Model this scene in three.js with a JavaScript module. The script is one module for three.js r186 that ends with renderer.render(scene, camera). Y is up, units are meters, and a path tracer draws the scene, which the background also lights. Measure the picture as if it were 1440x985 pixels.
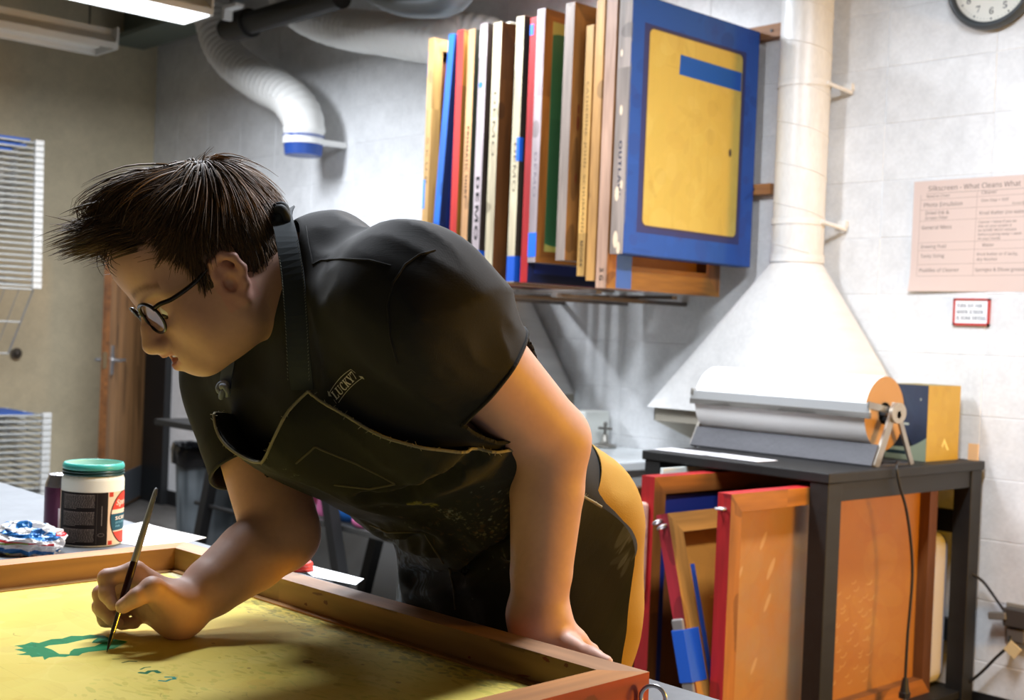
import * as THREE from 'three';
import { RoundedBoxGeometry } from 'three/addons/geometries/RoundedBoxGeometry.js';
import { mergeGeometries } from 'three/addons/utils/BufferGeometryUtils.js';
import { RectAreaLightUniformsLib } from 'three/addons/lights/RectAreaLightUniformsLib.js';

// ---------------------------------------------------------------- camera, exposure, large lights
const V = (x, y, z) => new THREE.Vector3(x, y, z);
const scene = new THREE.Scene();
scene.background = new THREE.Color(0x0b0b0c);
const renderer = new THREE.WebGLRenderer({ antialias: true });
renderer.toneMapping = THREE.LinearToneMapping;
renderer.toneMappingExposure = 1.3;
renderer.shadowMap.enabled = true;
renderer.shadowMap.type = THREE.PCFSoftShadowMap;
RectAreaLightUniformsLib.init();

const FPX = 1761.27, PITCH = -0.01236, ROLL = 0.040776, YAW = -0.82483, EYE = 1.227, WZ = -3.9988;
const FWD = V(Math.sin(YAW) * Math.cos(PITCH), Math.sin(PITCH), -Math.cos(YAW) * Math.cos(PITCH));
const RT0 = V(Math.cos(YAW), 0, Math.sin(YAW)), UP0 = new THREE.Vector3().crossVectors(RT0, FWD);
const RT = RT0.clone().multiplyScalar(Math.cos(ROLL)).addScaledVector(UP0, Math.sin(ROLL));
const UP = RT0.clone().multiplyScalar(-Math.sin(ROLL)).addScaledVector(UP0, Math.cos(ROLL));
const camera = new THREE.PerspectiveCamera(2 * Math.atan(492.5 / FPX) * 180 / Math.PI, 1440 / 985, 0.05, 60);
camera.position.set(0, EYE, 0);
camera.up.copy(UP);
camera.lookAt(camera.position.clone().add(FWD));
camera.focus = 1.6;
camera.userData.fStop = 8;
scene.add(camera);

// points of the room found from measured directions: P at a depth, W on a plane parallel to the back wall, HY at a height, XP on a plane parallel to the side wall
const dirOf = (x, y) => FWD.clone().addScaledVector(RT, (x - 720) / FPX).addScaledVector(UP, (492.5 - y) / FPX);
const P = (x, y, d) => dirOf(x, y).multiplyScalar(d).add(camera.position);
const W = (x, y, z) => { const v = dirOf(x, y); return v.multiplyScalar(z / v.z).add(camera.position); };
const HY = (x, y, h) => { const v = dirOf(x, y); return v.multiplyScalar((h - EYE) / v.y).add(camera.position); };
const XP = (x, y, X) => { const v = dirOf(x, y); return v.multiplyScalar(X / v.x).add(camera.position); };

// ---------------------------------------------------------------- helpers
let seed = 12345;
const rnd = () => { seed = (seed * 1664525 + 1013904223) >>> 0; return seed / 4294967296; };
const rr = (a, b) => a + (b - a) * rnd();
const names = {};
const numbered = (n) => { const k = names[n] = (names[n] ?? -1) + 1; return k ? n + '_' + String(k).padStart(3, '0') : n; };
const hash3 = (x, y, z) => { let h = (x * 374761393 + y * 668265263 + z * 1274126177) | 0; h = Math.imul(h ^ (h >>> 13), 1274126177); return ((h ^ (h >>> 16)) >>> 0) / 4294967296; };
const sm = (t) => t * t * (3 - 2 * t);
function noise3(x, y, z) {
  const i = Math.floor(x), j = Math.floor(y), k = Math.floor(z), u = sm(x - i), v = sm(y - j), w = sm(z - k);
  const L = (a, b, t) => a + (b - a) * t;
  return L(L(L(hash3(i, j, k), hash3(i + 1, j, k), u), L(hash3(i, j + 1, k), hash3(i + 1, j + 1, k), u), v),
    L(L(hash3(i, j, k + 1), hash3(i + 1, j, k + 1), u), L(hash3(i, j + 1, k + 1), hash3(i + 1, j + 1, k + 1), u), v), w);
}
function noiseP(x, y, per, s) { // tiling 2-D noise
  const i = Math.floor(x), j = Math.floor(y), u = sm(x - i), v = sm(y - j), m = (a) => ((a % per) + per) % per;
  const h = (a, b) => hash3(m(a), m(b), s);
  return (h(i, j) * (1 - u) + h(i + 1, j) * u) * (1 - v) + (h(i, j + 1) * (1 - u) + h(i + 1, j + 1) * u) * v;
}
function dataTex(w, h, fn, srgb = true) {
  const d = new Uint8Array(w * h * 4);
  for (let y = 0; y < h; y++) for (let x = 0; x < w; x++) {
    const c = fn(x / w, y / h), i = (y * w + x) * 4;
    d[i] = Math.max(0, Math.min(255, c[0])); d[i + 1] = Math.max(0, Math.min(255, c[1])); d[i + 2] = Math.max(0, Math.min(255, c[2])); d[i + 3] = 255;
  }
  const t = new THREE.DataTexture(d, w, h); t.wrapS = t.wrapT = THREE.RepeatWrapping; t.magFilter = THREE.LinearFilter; t.minFilter = THREE.LinearMipmapLinearFilter; t.generateMipmaps = true;
  if (srgb) t.colorSpace = THREE.SRGBColorSpace; t.needsUpdate = true; return t;
}
function canvasTex(w, h, draw) {
  const c = document.createElement('canvas'); c.width = w; c.height = h; const g = c.getContext('2d'); draw(g, w, h);
  const t = new THREE.CanvasTexture(c); t.colorSpace = THREE.SRGBColorSpace; t.anisotropy = 4; return t;
}
const M = (color, rough = 0.6, metal = 0, extra = {}) => new THREE.MeshStandardMaterial({ color, roughness: rough, metalness: metal, side: THREE.DoubleSide, ...extra });
function add(name, geo, m, parent) {
  const o = new THREE.Mesh(geo, m); o.name = parent ? name : numbered(name); o.castShadow = o.receiveShadow = true; (parent || scene).add(o); return o;
}
function thing(name, label, category, pos = V(0, 0, 0), ry = 0, group) {
  const o = new THREE.Group(); o.name = numbered(name); o.position.copy(pos); o.rotation.y = ry; scene.add(o);
  o.userData.label = label; o.userData.category = category; if (group) o.userData.group = group; return o;
}
function tag(o, label, category, group) { o.userData.label = label; o.userData.category = category; if (group) o.userData.group = group; return o; }
function struct(name, geo, m, label) { const o = add(name, geo, m); o.userData.kind = 'structure'; if (label) { o.userData.label = label; o.userData.category = 'structure'; } return o; }
// box with uv in metres, placed by its min and max corners
function bx(x0, y0, z0, x1, y1, z1, r = 0) {
  const w = x1 - x0, h = y1 - y0, d = z1 - z0;
  const g = r ? new RoundedBoxGeometry(w, h, d, 2, Math.min(r, w / 2.01, h / 2.01, d / 2.01)) : new THREE.BoxGeometry(w, h, d);
  g.translate((x0 + x1) / 2, (y0 + y1) / 2, (z0 + z1) / 2); return metreUV(g);
}
function metreUV(g0) {
  const g = g0.index ? g0.toNonIndexed() : g0, p = g.attributes.position, n = g.attributes.normal, uv = new Float32Array(p.count * 2);
  for (let i = 0; i < p.count; i++) {
    const a = Math.abs(n.getX(i)), b = Math.abs(n.getY(i)), c = Math.abs(n.getZ(i)), x = p.getX(i), y = p.getY(i), z = p.getZ(i);
    if (a >= b && a >= c) { uv[2 * i] = z; uv[2 * i + 1] = y; } else if (b >= c) { uv[2 * i] = x; uv[2 * i + 1] = z; } else { uv[2 * i] = x; uv[2 * i + 1] = y; }
  }
  g.setAttribute('uv', new THREE.BufferAttribute(uv, 2)); return g;
}
const merge = (l) => mergeGeometries(l.map((g) => { const q = g.index ? g.toNonIndexed() : g; for (const k of Object.keys(q.attributes)) if (!['position', 'normal', 'uv'].includes(k)) q.deleteAttribute(k); return q; }));
function rod(a, b, r, r2 = r, seg = 10) {
  const d = b.clone().sub(a), g = new THREE.CylinderGeometry(r2, r, d.length(), seg);
  g.applyQuaternion(new THREE.Quaternion().setFromUnitVectors(V(0, 1, 0), d.clone().normalize())); const c = a.clone().add(b).multiplyScalar(0.5); g.translate(c.x, c.y, c.z); return g;
}
function bar(a, b, w, t, side = V(0, 0, 1)) { // rectangular bar from a to b: w across, t along «side»
  const d = b.clone().sub(a), L = d.length(), y = d.clone().normalize(), x = new THREE.Vector3().crossVectors(y, side).normalize(), z = new THREE.Vector3().crossVectors(x, y);
  const g = metreUV(new THREE.BoxGeometry(w, L, t)); g.applyMatrix4(new THREE.Matrix4().makeBasis(x, y, z)); const c = a.clone().add(b).multiplyScalar(0.5); g.translate(c.x, c.y, c.z); return g;
}
const tube = (pts, r, seg = 40, rad = 8) => new THREE.TubeGeometry(new THREE.CatmullRomCurve3(pts), seg, r, rad, false);

// ---------------------------------------------------------------- materials
const grain = dataTex(512, 512, (u, v) => { // neutral wood grain, runs along u
  const a = noiseP(u * 4, v * 40, 40, 1), b = noiseP(u * 16, v * 120, 120, 2), c = noiseP(u * 3, v * 6, 6, 3), f = noiseP(u * 8, v * 200, 200, 5);
  let k = 205 + (a - 0.5) * 55 + (b - 0.5) * 26 + (c - 0.5) * 40 + (f - 0.5) * 18; if (noiseP(u * 9, v * 14, 14, 9) > 0.86) k -= 40;
  return [k + 6, k, k - 8];
});
const woodM = new THREE.MeshStandardMaterial({ color: 0xffffff, map: grain, vertexColors: true, roughness: 0.55, side: THREE.DoubleSide, bumpMap: grain, bumpScale: 0.0006 });
const blotch = dataTex(512, 512, (u, v) => { // nearly white, faint patches for paint
  const a = noiseP(u * 5, v * 5, 5, 11), b = noiseP(u * 23, v * 23, 23, 12), c = noiseP(u * 110, v * 110, 110, 13);
  const k = 236 + (a - 0.5) * 14 + (b - 0.5) * 10 + (c - 0.5) * 10; return [k, k, k];
});
const roughPaint = dataTex(512, 512, (u, v) => { const k = 128 + (noiseP(u * 60, v * 60, 60, 21) - 0.5) * 120 + (noiseP(u * 170, v * 170, 170, 22) - 0.5) * 90; return [k, k, k]; }, false);
const wallBlockM = M(0xeef0f1, 0.45, 0, { map: blotch, bumpMap: roughPaint, bumpScale: 0.0006 });
const wallPlainM = M(0xd8cbaa, 0.6, 0, { map: blotch, bumpMap: roughPaint, bumpScale: 0.0005 });
const whitePaintM = M(0xeff0ee, 0.35, 0, { map: blotch });
const blackM = M(0x161717, 0.55, 0, { map: grain, bumpMap: grain, bumpScale: 0.0006 });
const steelM = M(0xb9babd, 0.3, 0.9);
const darkMetalM = M(0x3a3d3e, 0.5, 0.6);
const rubberM = M(0x0e0e0f, 0.6);
const WOOD = { pine: 0xd9a65e, honey: 0xb8772f, brown: 0x8a5524, pale: 0xdcc79a, grey: 0x9c9089, cream: 0xd8d0b4, lav: 0xb9b0b8, red: 0xc01a20, blue: 0x1756b8, navy: 0x12245e, pinkw: 0xc9a58f, amber: 0xa9651f };

// ---------------------------------------------------------------- the setting
const RX0 = -8.03, RX1 = 1.3, RZ1 = 3.2, CEIL = 3.4547;
{
  const fl = dataTex(512, 512, (u, v) => { const k = 108 + (noiseP(u * 6, v * 6, 6, 31) - 0.5) * 30 + (noiseP(u * 60, v * 60, 60, 32) - 0.5) * 22 + (noiseP(u * 200, v * 200, 200, 33) - 0.5) * 16; return [k + 4, k + 2, k]; });
  fl.repeat.set(0.5, 0.5);
  struct('floor', bx(RX0 - 0.2, -0.15, WZ - 0.25, RX1 + 0.2, 0, RZ1 + 0.2), M(0xd2cfca, 0.4, 0, { map: fl }));
  struct('ceiling', bx(RX0 - 0.2, CEIL, WZ - 0.25, RX1 + 0.2, CEIL + 0.2, RZ1 + 0.2), M(0x6d6f6e, 0.8, 0, { map: blotch }));
  const wb = struct('wall_back', bx(RX0 - 0.2, 0, WZ - 0.25, RX1 + 0.2, CEIL, WZ - 0.0018), wallBlockM);
  struct('wall_left', bx(RX0 - 0.2, 0, WZ - 0.004, RX0, CEIL, RZ1 + 0.2), wallPlainM);
  struct('wall_right', bx(RX1, 0, WZ - 0.004, RX1 + 0.2, CEIL, RZ1 + 0.2), M(0x8a857b, 0.7, 0, { map: blotch }));
  struct('wall_front', bx(RX0, 0, RZ1, RX1, CEIL, RZ1 + 0.2), M(0x6f6a62, 0.7, 0, { map: blotch }));
  // painted concrete blocks, stacked without offset, each with worn edges
  const BW = 0.4064, BH = 0.2032, g = 0.0012, ch = 0.0018;
  const blockGeo = (w, h, o) => {
    const x = w / 2 - g, y = h / 2 - g, p = [], n = [], u = [];
    const A = [[-x, -y], [x, -y], [x, y], [-x, y]], B = A.map(([a, b]) => [a - Math.sign(a) * ch, b - Math.sign(b) * ch]);
    const quad = (q, nn) => { for (const i of [0, 1, 2, 0, 2, 3]) { p.push(...q[i]); n.push(...nn); u.push(q[i][0] + o, q[i][1] + o * 0.7); } };
    quad(B.map(([a, b]) => [a, b, 0]), [0, 0, 1]);
    for (let i = 0; i < 4; i++) { const j = (i + 1) % 4, nn = [[0, -0.7, 0.7], [0.7, 0, 0.7], [0, 0.7, 0.7], [-0.7, 0, 0.7]][i], s = [[0, -1, 0], [1, 0, 0], [0, 1, 0], [-1, 0, 0]][i];
      quad([[...A[i], -ch], [...A[j], -ch], [...B[j], 0], [...B[i], 0]], nn); quad([[...A[i], -0.008], [...A[j], -0.008], [...A[j], -ch], [...A[i], -ch]], s); }
    const q = new THREE.BufferGeometry(); q.setAttribute('position', new THREE.Float32BufferAttribute(p, 3)); q.setAttribute('normal', new THREE.Float32BufferAttribute(n, 3)); q.setAttribute('uv', new THREE.Float32BufferAttribute(u, 2)); return q;
  };
  const full = [0, 0.31, 0.57, 0.83].map((o) => blockGeo(BW, BH, o)), edge = blockGeo(RX0 * -1 - 2.411 - BW * 13 > 0 ? -RX0 - 2.411 - BW * 13 : BW, BH, 0.2), ew = -RX0 - 2.411 - BW * 13;
  for (let c = -14; c < 3; c++) for (let k = 0; k < 17; k++) {
    const o = add('block', c === -14 ? edge : full[Math.floor(rnd() * 4)], wallBlockM, wb);
    o.position.set(c === -14 ? RX0 + ew / 2 : -2.411 + BW * (c + 0.5), BH * (k + 0.5), WZ + rr(-0.0007, 0.0007));
  }
  struct('baseboard_back', bx(RX0, 0, WZ - 0.004, RX1, 0.1, WZ + 0.006, 0.003), rubberM);
  struct('baseboard_left', bx(RX0, 0, WZ + 0.006, RX0 + 0.008, 0.1, RZ1), M(0x55524d, 0.6));
}
// door leaf standing open near the corner, seen along its edge
{
  const H0 = V(-7.95, 0, -3.93), dir = V(0.765, 0, 0.644).normalize();
  const d = new THREE.Group(); d.name = 'door_1'; d.userData.kind = 'structure'; d.position.copy(H0); d.rotation.y = Math.atan2(-dir.z, dir.x); scene.add(d);
  const wm = new THREE.MeshStandardMaterial({ color: 0xb98d5f, map: grain, roughness: 0.45, bumpMap: grain, bumpScale: 0.0003, side: THREE.DoubleSide });
  const gl = bx(0, 0.02, -0.0225, 0.9, 2.0, 0.0225, 0.002); { const u = gl.attributes.uv; for (let i = 0; i < u.count; i++) u.setXY(i, u.getY(i) * 0.5, u.getX(i) * 0.7); }
  add('door_leaf', gl, wm, d);
  add('edge_strip', bx(0.9, 0.02, -0.0225, 0.904, 2.0, 0.0225), M(0x8a5a2e, 0.5, 0, { map: grain }), d);
  for (const s of [-1, 1]) {
    const h = add('lever_handle', merge([rod(V(0.83, 0.97, s * 0.022), V(0.83, 0.97, s * 0.075), 0.011), rod(V(0.845, 0.97, s * 0.07), V(0.72, 0.97, s * 0.07), 0.01), new THREE.CylinderGeometry(0.03, 0.03, 0.01, 20).rotateX(Math.PI / 2).translate(0.83, 0.97, s * 0.027)]), steelM, d);
    add('escutcheon', bx(0.8, 0.88, s > 0 ? 0.022 : -0.027, 0.86, 1.06, s > 0 ? 0.027 : -0.022, 0.002), steelM, h);
    add('kick_plate', bx(0.01, 0.03, s > 0 ? 0.0225 : -0.025, 0.89, 0.24, s > 0 ? 0.025 : -0.0225), M(0x8e959c, 0.38, 0.8), d);
  }
  add('latch_plate', bx(0.903, 0.92, -0.012, 0.906, 1.02, 0.012), M(0x9c8a6a, 0.4, 0.8), d);
  const note = canvasTex(128, 180, (g, w, h) => { g.fillStyle = '#e9edf2'; g.fillRect(0, 0, w, h); g.fillStyle = '#8a93a0'; for (let i = 0; i < 9; i++) g.fillRect(14, 18 + i * 17, 60 + (i * 37) % 40, 3); });
  add('paper_notice', bx(0.3, 1.1, 0.0226, 0.6, 1.36, 0.0236), M(0xffffff, 0.7, 0, { map: note }), d).geometry.setAttribute('uv', new THREE.BoxGeometry(1, 1, 1).toNonIndexed().attributes.uv);
  struct('trim_1', bx(-7.985, 0, WZ, -7.645, 2.0, WZ + 0.05, 0.004), M(0x151617, 0.5));
  const k = add('door_stop', merge([new THREE.CylinderGeometry(0.03, 0.035, 0.03, 20).rotateZ(Math.PI / 2).translate(RX0 + 0.016, 0.978, -3.1), new THREE.SphereGeometry(0.022, 16, 10).translate(RX0 + 0.035, 0.978, -3.1)]), M(0x55504a, 0.4, 0.5));
  tag(k, 'round dark wall bumper on the beige side wall', 'wall bumper');
}
// ---------------------------------------------------------------- ceiling fittings and lights
const lampM = new THREE.MeshStandardMaterial({ color: 0xffffff, emissive: 0xf4f8ff, emissiveIntensity: 3.2, roughness: 0.5 });
const housingM = M(0xdcdcd6, 0.4);
function stripLight(label, x, z0, z1, y, power, color = 0xf1f6ff, w = 0.26, lit = true) {
  const t = thing('fluorescent_fixture', label, 'light fixture', V(x, y, (z0 + z1) / 2), 0, lit ? 'lit fluorescent fixtures' : undefined), L = z1 - z0;
  const sh = new THREE.Shape([[-w / 2, 0], [-w / 2 - 0.012, -0.004], [-w / 2 - 0.012, 0.03], [-0.07, 0.085], [-0.07, 0.12], [0.07, 0.12], [0.07, 0.085], [w / 2 + 0.012, 0.03], [w / 2 + 0.012, -0.004], [w / 2, 0], [w / 2 - 0.004, 0.026], [0.06, 0.08], [-0.06, 0.08], [-w / 2 + 0.004, 0.026]].map(([a, b]) => new THREE.Vector2(a, b)));
  add('housing', new THREE.ExtrudeGeometry(sh, { depth: L, bevelEnabled: false }).translate(0, 0, -L / 2), housingM, t);
  for (const s of [-1, 1]) add('end_cap', bx(-w / 2 - 0.012, -0.004, s > 0 ? L / 2 : -L / 2 - 0.012, w / 2 + 0.012, 0.12, s > 0 ? L / 2 + 0.012 : -L / 2, 0.003), housingM, t);
  if (lit) {
    add('diffuser', bx(-w / 2 + 0.006, -0.006, -L / 2 + 0.004, w / 2 - 0.006, 0.004, L / 2 - 0.004, 0.002), lampM, t);
    const l = new THREE.RectAreaLight(color, power, w - 0.03, L - 0.03); l.position.set(x, y - 0.012, (z0 + z1) / 2); l.rotation.x = -Math.PI / 2; scene.add(l);
  } else for (const s of [-0.05, 0.05]) add('tube', new THREE.CylinderGeometry(0.015, 0.015, L - 0.04, 12).rotateX(Math.PI / 2).translate(s, 0.035, 0), M(0xe2e0d6, 0.3), t);
  for (const s of [-1, 1]) add('hanger_rod', rod(V(0, 0.12, s * L * 0.42), V(0, CEIL - y, s * L * 0.42), 0.005), darkMetalM, t);
  return t;
}
stripLight('glowing fluorescent strip light hanging beside the curved white hose', -5.62, -3.0, -1.75, 2.71, 76);
stripLight('glowing fluorescent strip light above the hanging screens', -3.72, -3.5, -2.25, 2.74, 56);
stripLight('glowing fluorescent strip light above the black storage table', -1.3, -2.9, -1.65, 2.74, 78);
stripLight('glowing fluorescent strip light above the long work table', -2.7, -2.0, -0.75, 2.74, 76);
stripLight('unlit fluorescent strip light hanging above the wire drying rack', -6.86, -3.1, -1.85, 2.74, 0, 0xffffff, 0.26, false);
{ // yellow safelight on the right-hand wall
  const t = thing('safelight', 'yellow safelight tube fixture low on the bare side wall', 'light fixture', V(RX1 - 0.001, 1.12, -3.25));
  add('housing', bx(-0.07, -0.2, -0.65, 0, 0.2, 0.65, 0.01), housingM, t);
  add('diffuser', bx(-0.076, -0.17, -0.62, -0.066, 0.17, 0.62, 0.002), new THREE.MeshStandardMaterial({ color: 0xffffff, emissive: 0xffbe1c, emissiveIntensity: 3, roughness: 0.5 }), t);
  const l = new THREE.RectAreaLight(0xffb81a, 105, 1.2, 0.32); l.position.set(RX1 - 0.08, 1.12, -3.25); l.lookAt(-1.7, 1.0, -2.0); scene.add(l);
}
{ // corrugated white hoses
  const hoseM = M(0xe4e4e0, 0.55), capM = M(0x23468f, 0.35), bandM = M(0xe9e9e6, 0.5);
  const hose = (pts, r, rings) => {
    const c = new THREE.CatmullRomCurve3(pts), g = new THREE.TubeGeometry(c, rings * 6, r, 28, false), p = g.attributes.position, n = g.attributes.normal;
    for (let i = 0; i < p.count; i++) { const row = Math.floor(i / 29), s = 0.0035 * Math.cos(row * Math.PI / 3) - 0.0035 + (noise3(p.getX(i) * 18, p.getY(i) * 18, p.getZ(i) * 18) - 0.5) * 0.006; p.setXYZ(i, p.getX(i) + n.getX(i) * s, p.getY(i) + n.getY(i) * s, p.getZ(i) + n.getZ(i) * s); }
    g.computeVertexNormals(); return g;
  };
  const z = -3.78, a = thing('exhaust_hose', 'white corrugated exhaust hose bending down to a blue capped end', 'hose');
  const q = [W(296, -190, z), W(296, -60, z), W(298, 15, z), W(316, 72, z), W(362, 112, z), W(408, 140, z), W(427, 172, z), W(427, 196, z)];
  add('hose_body', hose(q, 0.115, 46), hoseM, a);
  const e = q[7];
  add('end_cap', new THREE.CylinderGeometry(0.108, 0.1, 0.07, 32).translate(e.x, e.y - 0.055, e.z), capM, a);
  add('band', new THREE.CylinderGeometry(0.112, 0.112, 0.035, 32).translate(e.x, e.y - 0.012, e.z), bandM, a);
  add('band', new THREE.CylinderGeometry(0.113, 0.113, 0.016, 32).translate(e.x, e.y + 0.012, e.z), capM, a);
  add('wall_bracket', bx(e.x + 0.06, e.y - 0.03, WZ, e.x + 0.1, e.y, e.z, 0.003), bandM, a);
  const z2 = -3.72, b = thing('exhaust_hose', 'wide white exhaust hose sweeping across behind the hanging screens', 'hose');
  add('hose_body', hose([W(372, -170, z2), W(386, -60, z2), W(412, 5, z2), W(470, 36, z2), W(550, 49, z2), W(625, 58, z2), V(-4.52, 2.62, -3.78), V(-4.37, 2.57, -3.86), V(-4.33, 2.46, -3.873), V(-4.33, 2.36, -3.873)], 0.108, 60), hoseM, b);
  const dk = M(0x4a4f50, 0.45, 0.5);
  const beam = add('roof_beam', merge([bx(RX0, 3.06, -3.9, -6.9, 3.09, -3.62), bx(RX0, 3.09, -3.77, -6.9, 3.34, -3.75), bx(RX0, 3.34, -3.9, -6.9, CEIL, -3.62)]), M(0x6f7a72, 0.5, 0.2)); tag(beam, 'green grey steel roof beam in the corner', 'beam');
  const pipe = add('ceiling_pipe', merge([rod(W(318, 42, -3.5), W(480, -5, -3.5), 0.06, 0.06, 20), rod(W(330, 38, -3.5), W(352, 32, -3.5), 0.078, 0.078, 20)]), M(0x2c2c2a, 0.5, 0.3)); tag(pipe, 'dark iron pipe under the ceiling between the two hoses', 'pipe');
  const duct = add('round_duct', tube([W(500, -40, -3.45), W(545, -8, -3.45), W(600, 2, -3.45), W(640, -8, -3.45), W(668, -60, -3.45)], 0.075, 60, 20), M(0x70767a, 0.4, 0.7)); tag(duct, 'grey metal duct running under the ceiling above the screens', 'duct');
  const br = add('beam_clip', merge([bx(0, 0, 0, 0.14, 0.02, 0.05), bx(0, -0.05, 0, 0.025, 0, 0.05)]).translate(...W(324, 17, -3.4).toArray()), bandM); tag(br, 'small white metal clip beside the dark ceiling pipe', 'clip');
}
// ---------------------------------------------------------------- vent hoods, counter
function ventHood(name, label, xc, topY) {
  const t = thing(name, label, 'vent hood', V(xc, 0, WZ)), cz = 0.125;
  // straight duct with spiral seam
  add('duct_pipe', new THREE.CylinderGeometry(0.094, 0.094, topY - 1.53, 36, 1, true).translate(0, (topY + 1.53) / 2, cz), whitePaintM, t);
  const sp = []; for (let i = 0; i <= 160; i++) { const a = i * 0.5; sp.push(V(Math.cos(a) * 0.0945, 1.55 + (topY - 1.56) * i / 160, cz + Math.sin(a) * 0.0945)); }
  add('spiral_seam', tube(sp, 0.0018, 640, 4), whitePaintM, t);
  add('collar', new THREE.CylinderGeometry(0.099, 0.099, 0.03, 36, 1, true).translate(0, 1.545, cz), whitePaintM, t);
  for (const y of [2.18, 1.68].filter((q) => q < topY - 0.1)) add('strap', merge([new THREE.CylinderGeometry(0.097, 0.097, 0.025, 36, 1, true).translate(0, y, cz), bx(0.09, y - 0.012, 0, 0.13, y + 0.012, 0.02), rod(V(0.095, y, cz), V(0.125, y - 0.02, 0.01), 0.008)]), whitePaintM, t);
  // transition from the round duct to a long slot
  const N = 72, pos = [], idx = [], ring = [];
  const HWX = 0.455, F = 0.4, B = 0.02, yb = 0.975, rows = 24;
  for (let r = 0; r <= rows; r++) {
    const s = r / rows;
    for (let i = 0; i < N; i++) {
      const a = i / N * 2 * Math.PI, c = Math.cos(a), d = Math.sin(a), cx = c * 0.094, czz = cz + d * 0.094;
      const k = 1 / Math.max(Math.abs(c), Math.abs(d)), rx = c * k * HWX, rz = (F + B) / 2 + d * k * (F - B) / 2;
      pos.push(cx + (rx - cx) * s, 1.53 + (yb - 1.53) * s, czz + (rz - czz) * s);
    }
  }
  for (let r = 0; r < rows; r++) for (let i = 0; i < N; i++) { const j = (i + 1) % N, a = r * N + i, b = r * N + j; idx.push(a, b, b + N, a, b + N, a + N); }
  const g = new THREE.BufferGeometry(); g.setAttribute('position', new THREE.Float32BufferAttribute(pos, 3)); g.setIndex(idx); g.computeVertexNormals();
  g.setAttribute('uv', new THREE.Float32BufferAttribute(new Float32Array(pos.length / 3 * 2).map((_, i) => pos[(i >> 1) * 3 + (i & 1)]), 2));
  add('cone', g, whitePaintM, t);
  const q = F - 0.03, HX = HWX - 0.012; add('lip', merge([bx(-HX, yb - 0.05, q - 0.004, HX, yb, q), bx(-HX, yb - 0.05, B, -HX + 0.004, yb, q), bx(HX - 0.004, yb - 0.05, B, HX, yb, q)]), M(0xa8a294, 0.55), t);
  // sloping pan under the slot
  const sh = new THREE.BufferGeometry(), a = [-HX, yb - 0.05, q], b = [-0.05, yb - 0.05, q], c = [-0.05, yb - 0.2, 0.02], d = [-HWX + 0.12, yb - 0.2, 0.02];
  sh.setAttribute('position', new THREE.Float32BufferAttribute([...a, ...b, ...c, ...a, ...c, ...d, ...a, ...d, -HX, yb - 0.05, 0.02, ...b, -0.05, yb - 0.05, 0.02, ...c], 3)); sh.computeVertexNormals(); sh.setAttribute('uv', new THREE.Float32BufferAttribute(new Float32Array(24), 2));
  add('drip_pan', sh, M(0xbdb6a4, 0.5), t);
  return t;
}
ventHood('vent_hood', 'white funnel vent hood and pipe beside the pinkish cleaning chart', -2.675, CEIL);
ventHood('vent_hood', 'white funnel vent hood half hidden behind the person and hanging screens', -4.33, 2.38);
{
  const c = thing('sink_counter', 'white glossy counter against the wall behind the person', 'counter', V(0, 0, 0));
  const gm = M(0xdfe6e8, 0.12, 0);
  add('counter_top', bx(-5.6, 0.735, WZ + 0.003, -3.12, 0.767, -3.35, 0.004), gm, c);
  add('base_cabinet', bx(-5.57, 0, WZ + 0.01, -3.15, 0.735, -3.4), M(0xb9bdbd, 0.5), c);
  const f = thing('valve_handle', 'small grey cross-shaped tap handle on the white counter', 'tap', V(-3.6, 0.767, -3.88));
  add('escutcheon', new THREE.LatheGeometry([[0, 0], [0.05, 0], [0.048, 0.012], [0.022, 0.018], [0.015, 0.03], [0.012, 0.055], [0, 0.055]].map((p) => new THREE.Vector2(...p)), 24), M(0x8f8d86, 0.35, 0.7), f);
  add('cross_handle', merge([rod(V(0, 0.05, 0), V(0, 0.1, 0), 0.007), rod(V(-0.028, 0.08, 0.01), V(0.028, 0.08, -0.01), 0.006), new THREE.SphereGeometry(0.01, 12, 8).translate(0, 0.1, 0)]), M(0x77756f, 0.35, 0.7), f);
  tag(add('storage_box', bx(-3.78, 0.767, -3.97, -3.66, 0.915, -3.82, 0.006), M(0xd5d8d2, 0.5)), 'pale plain box on the white counter beside the tap handle', 'box');
}
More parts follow.
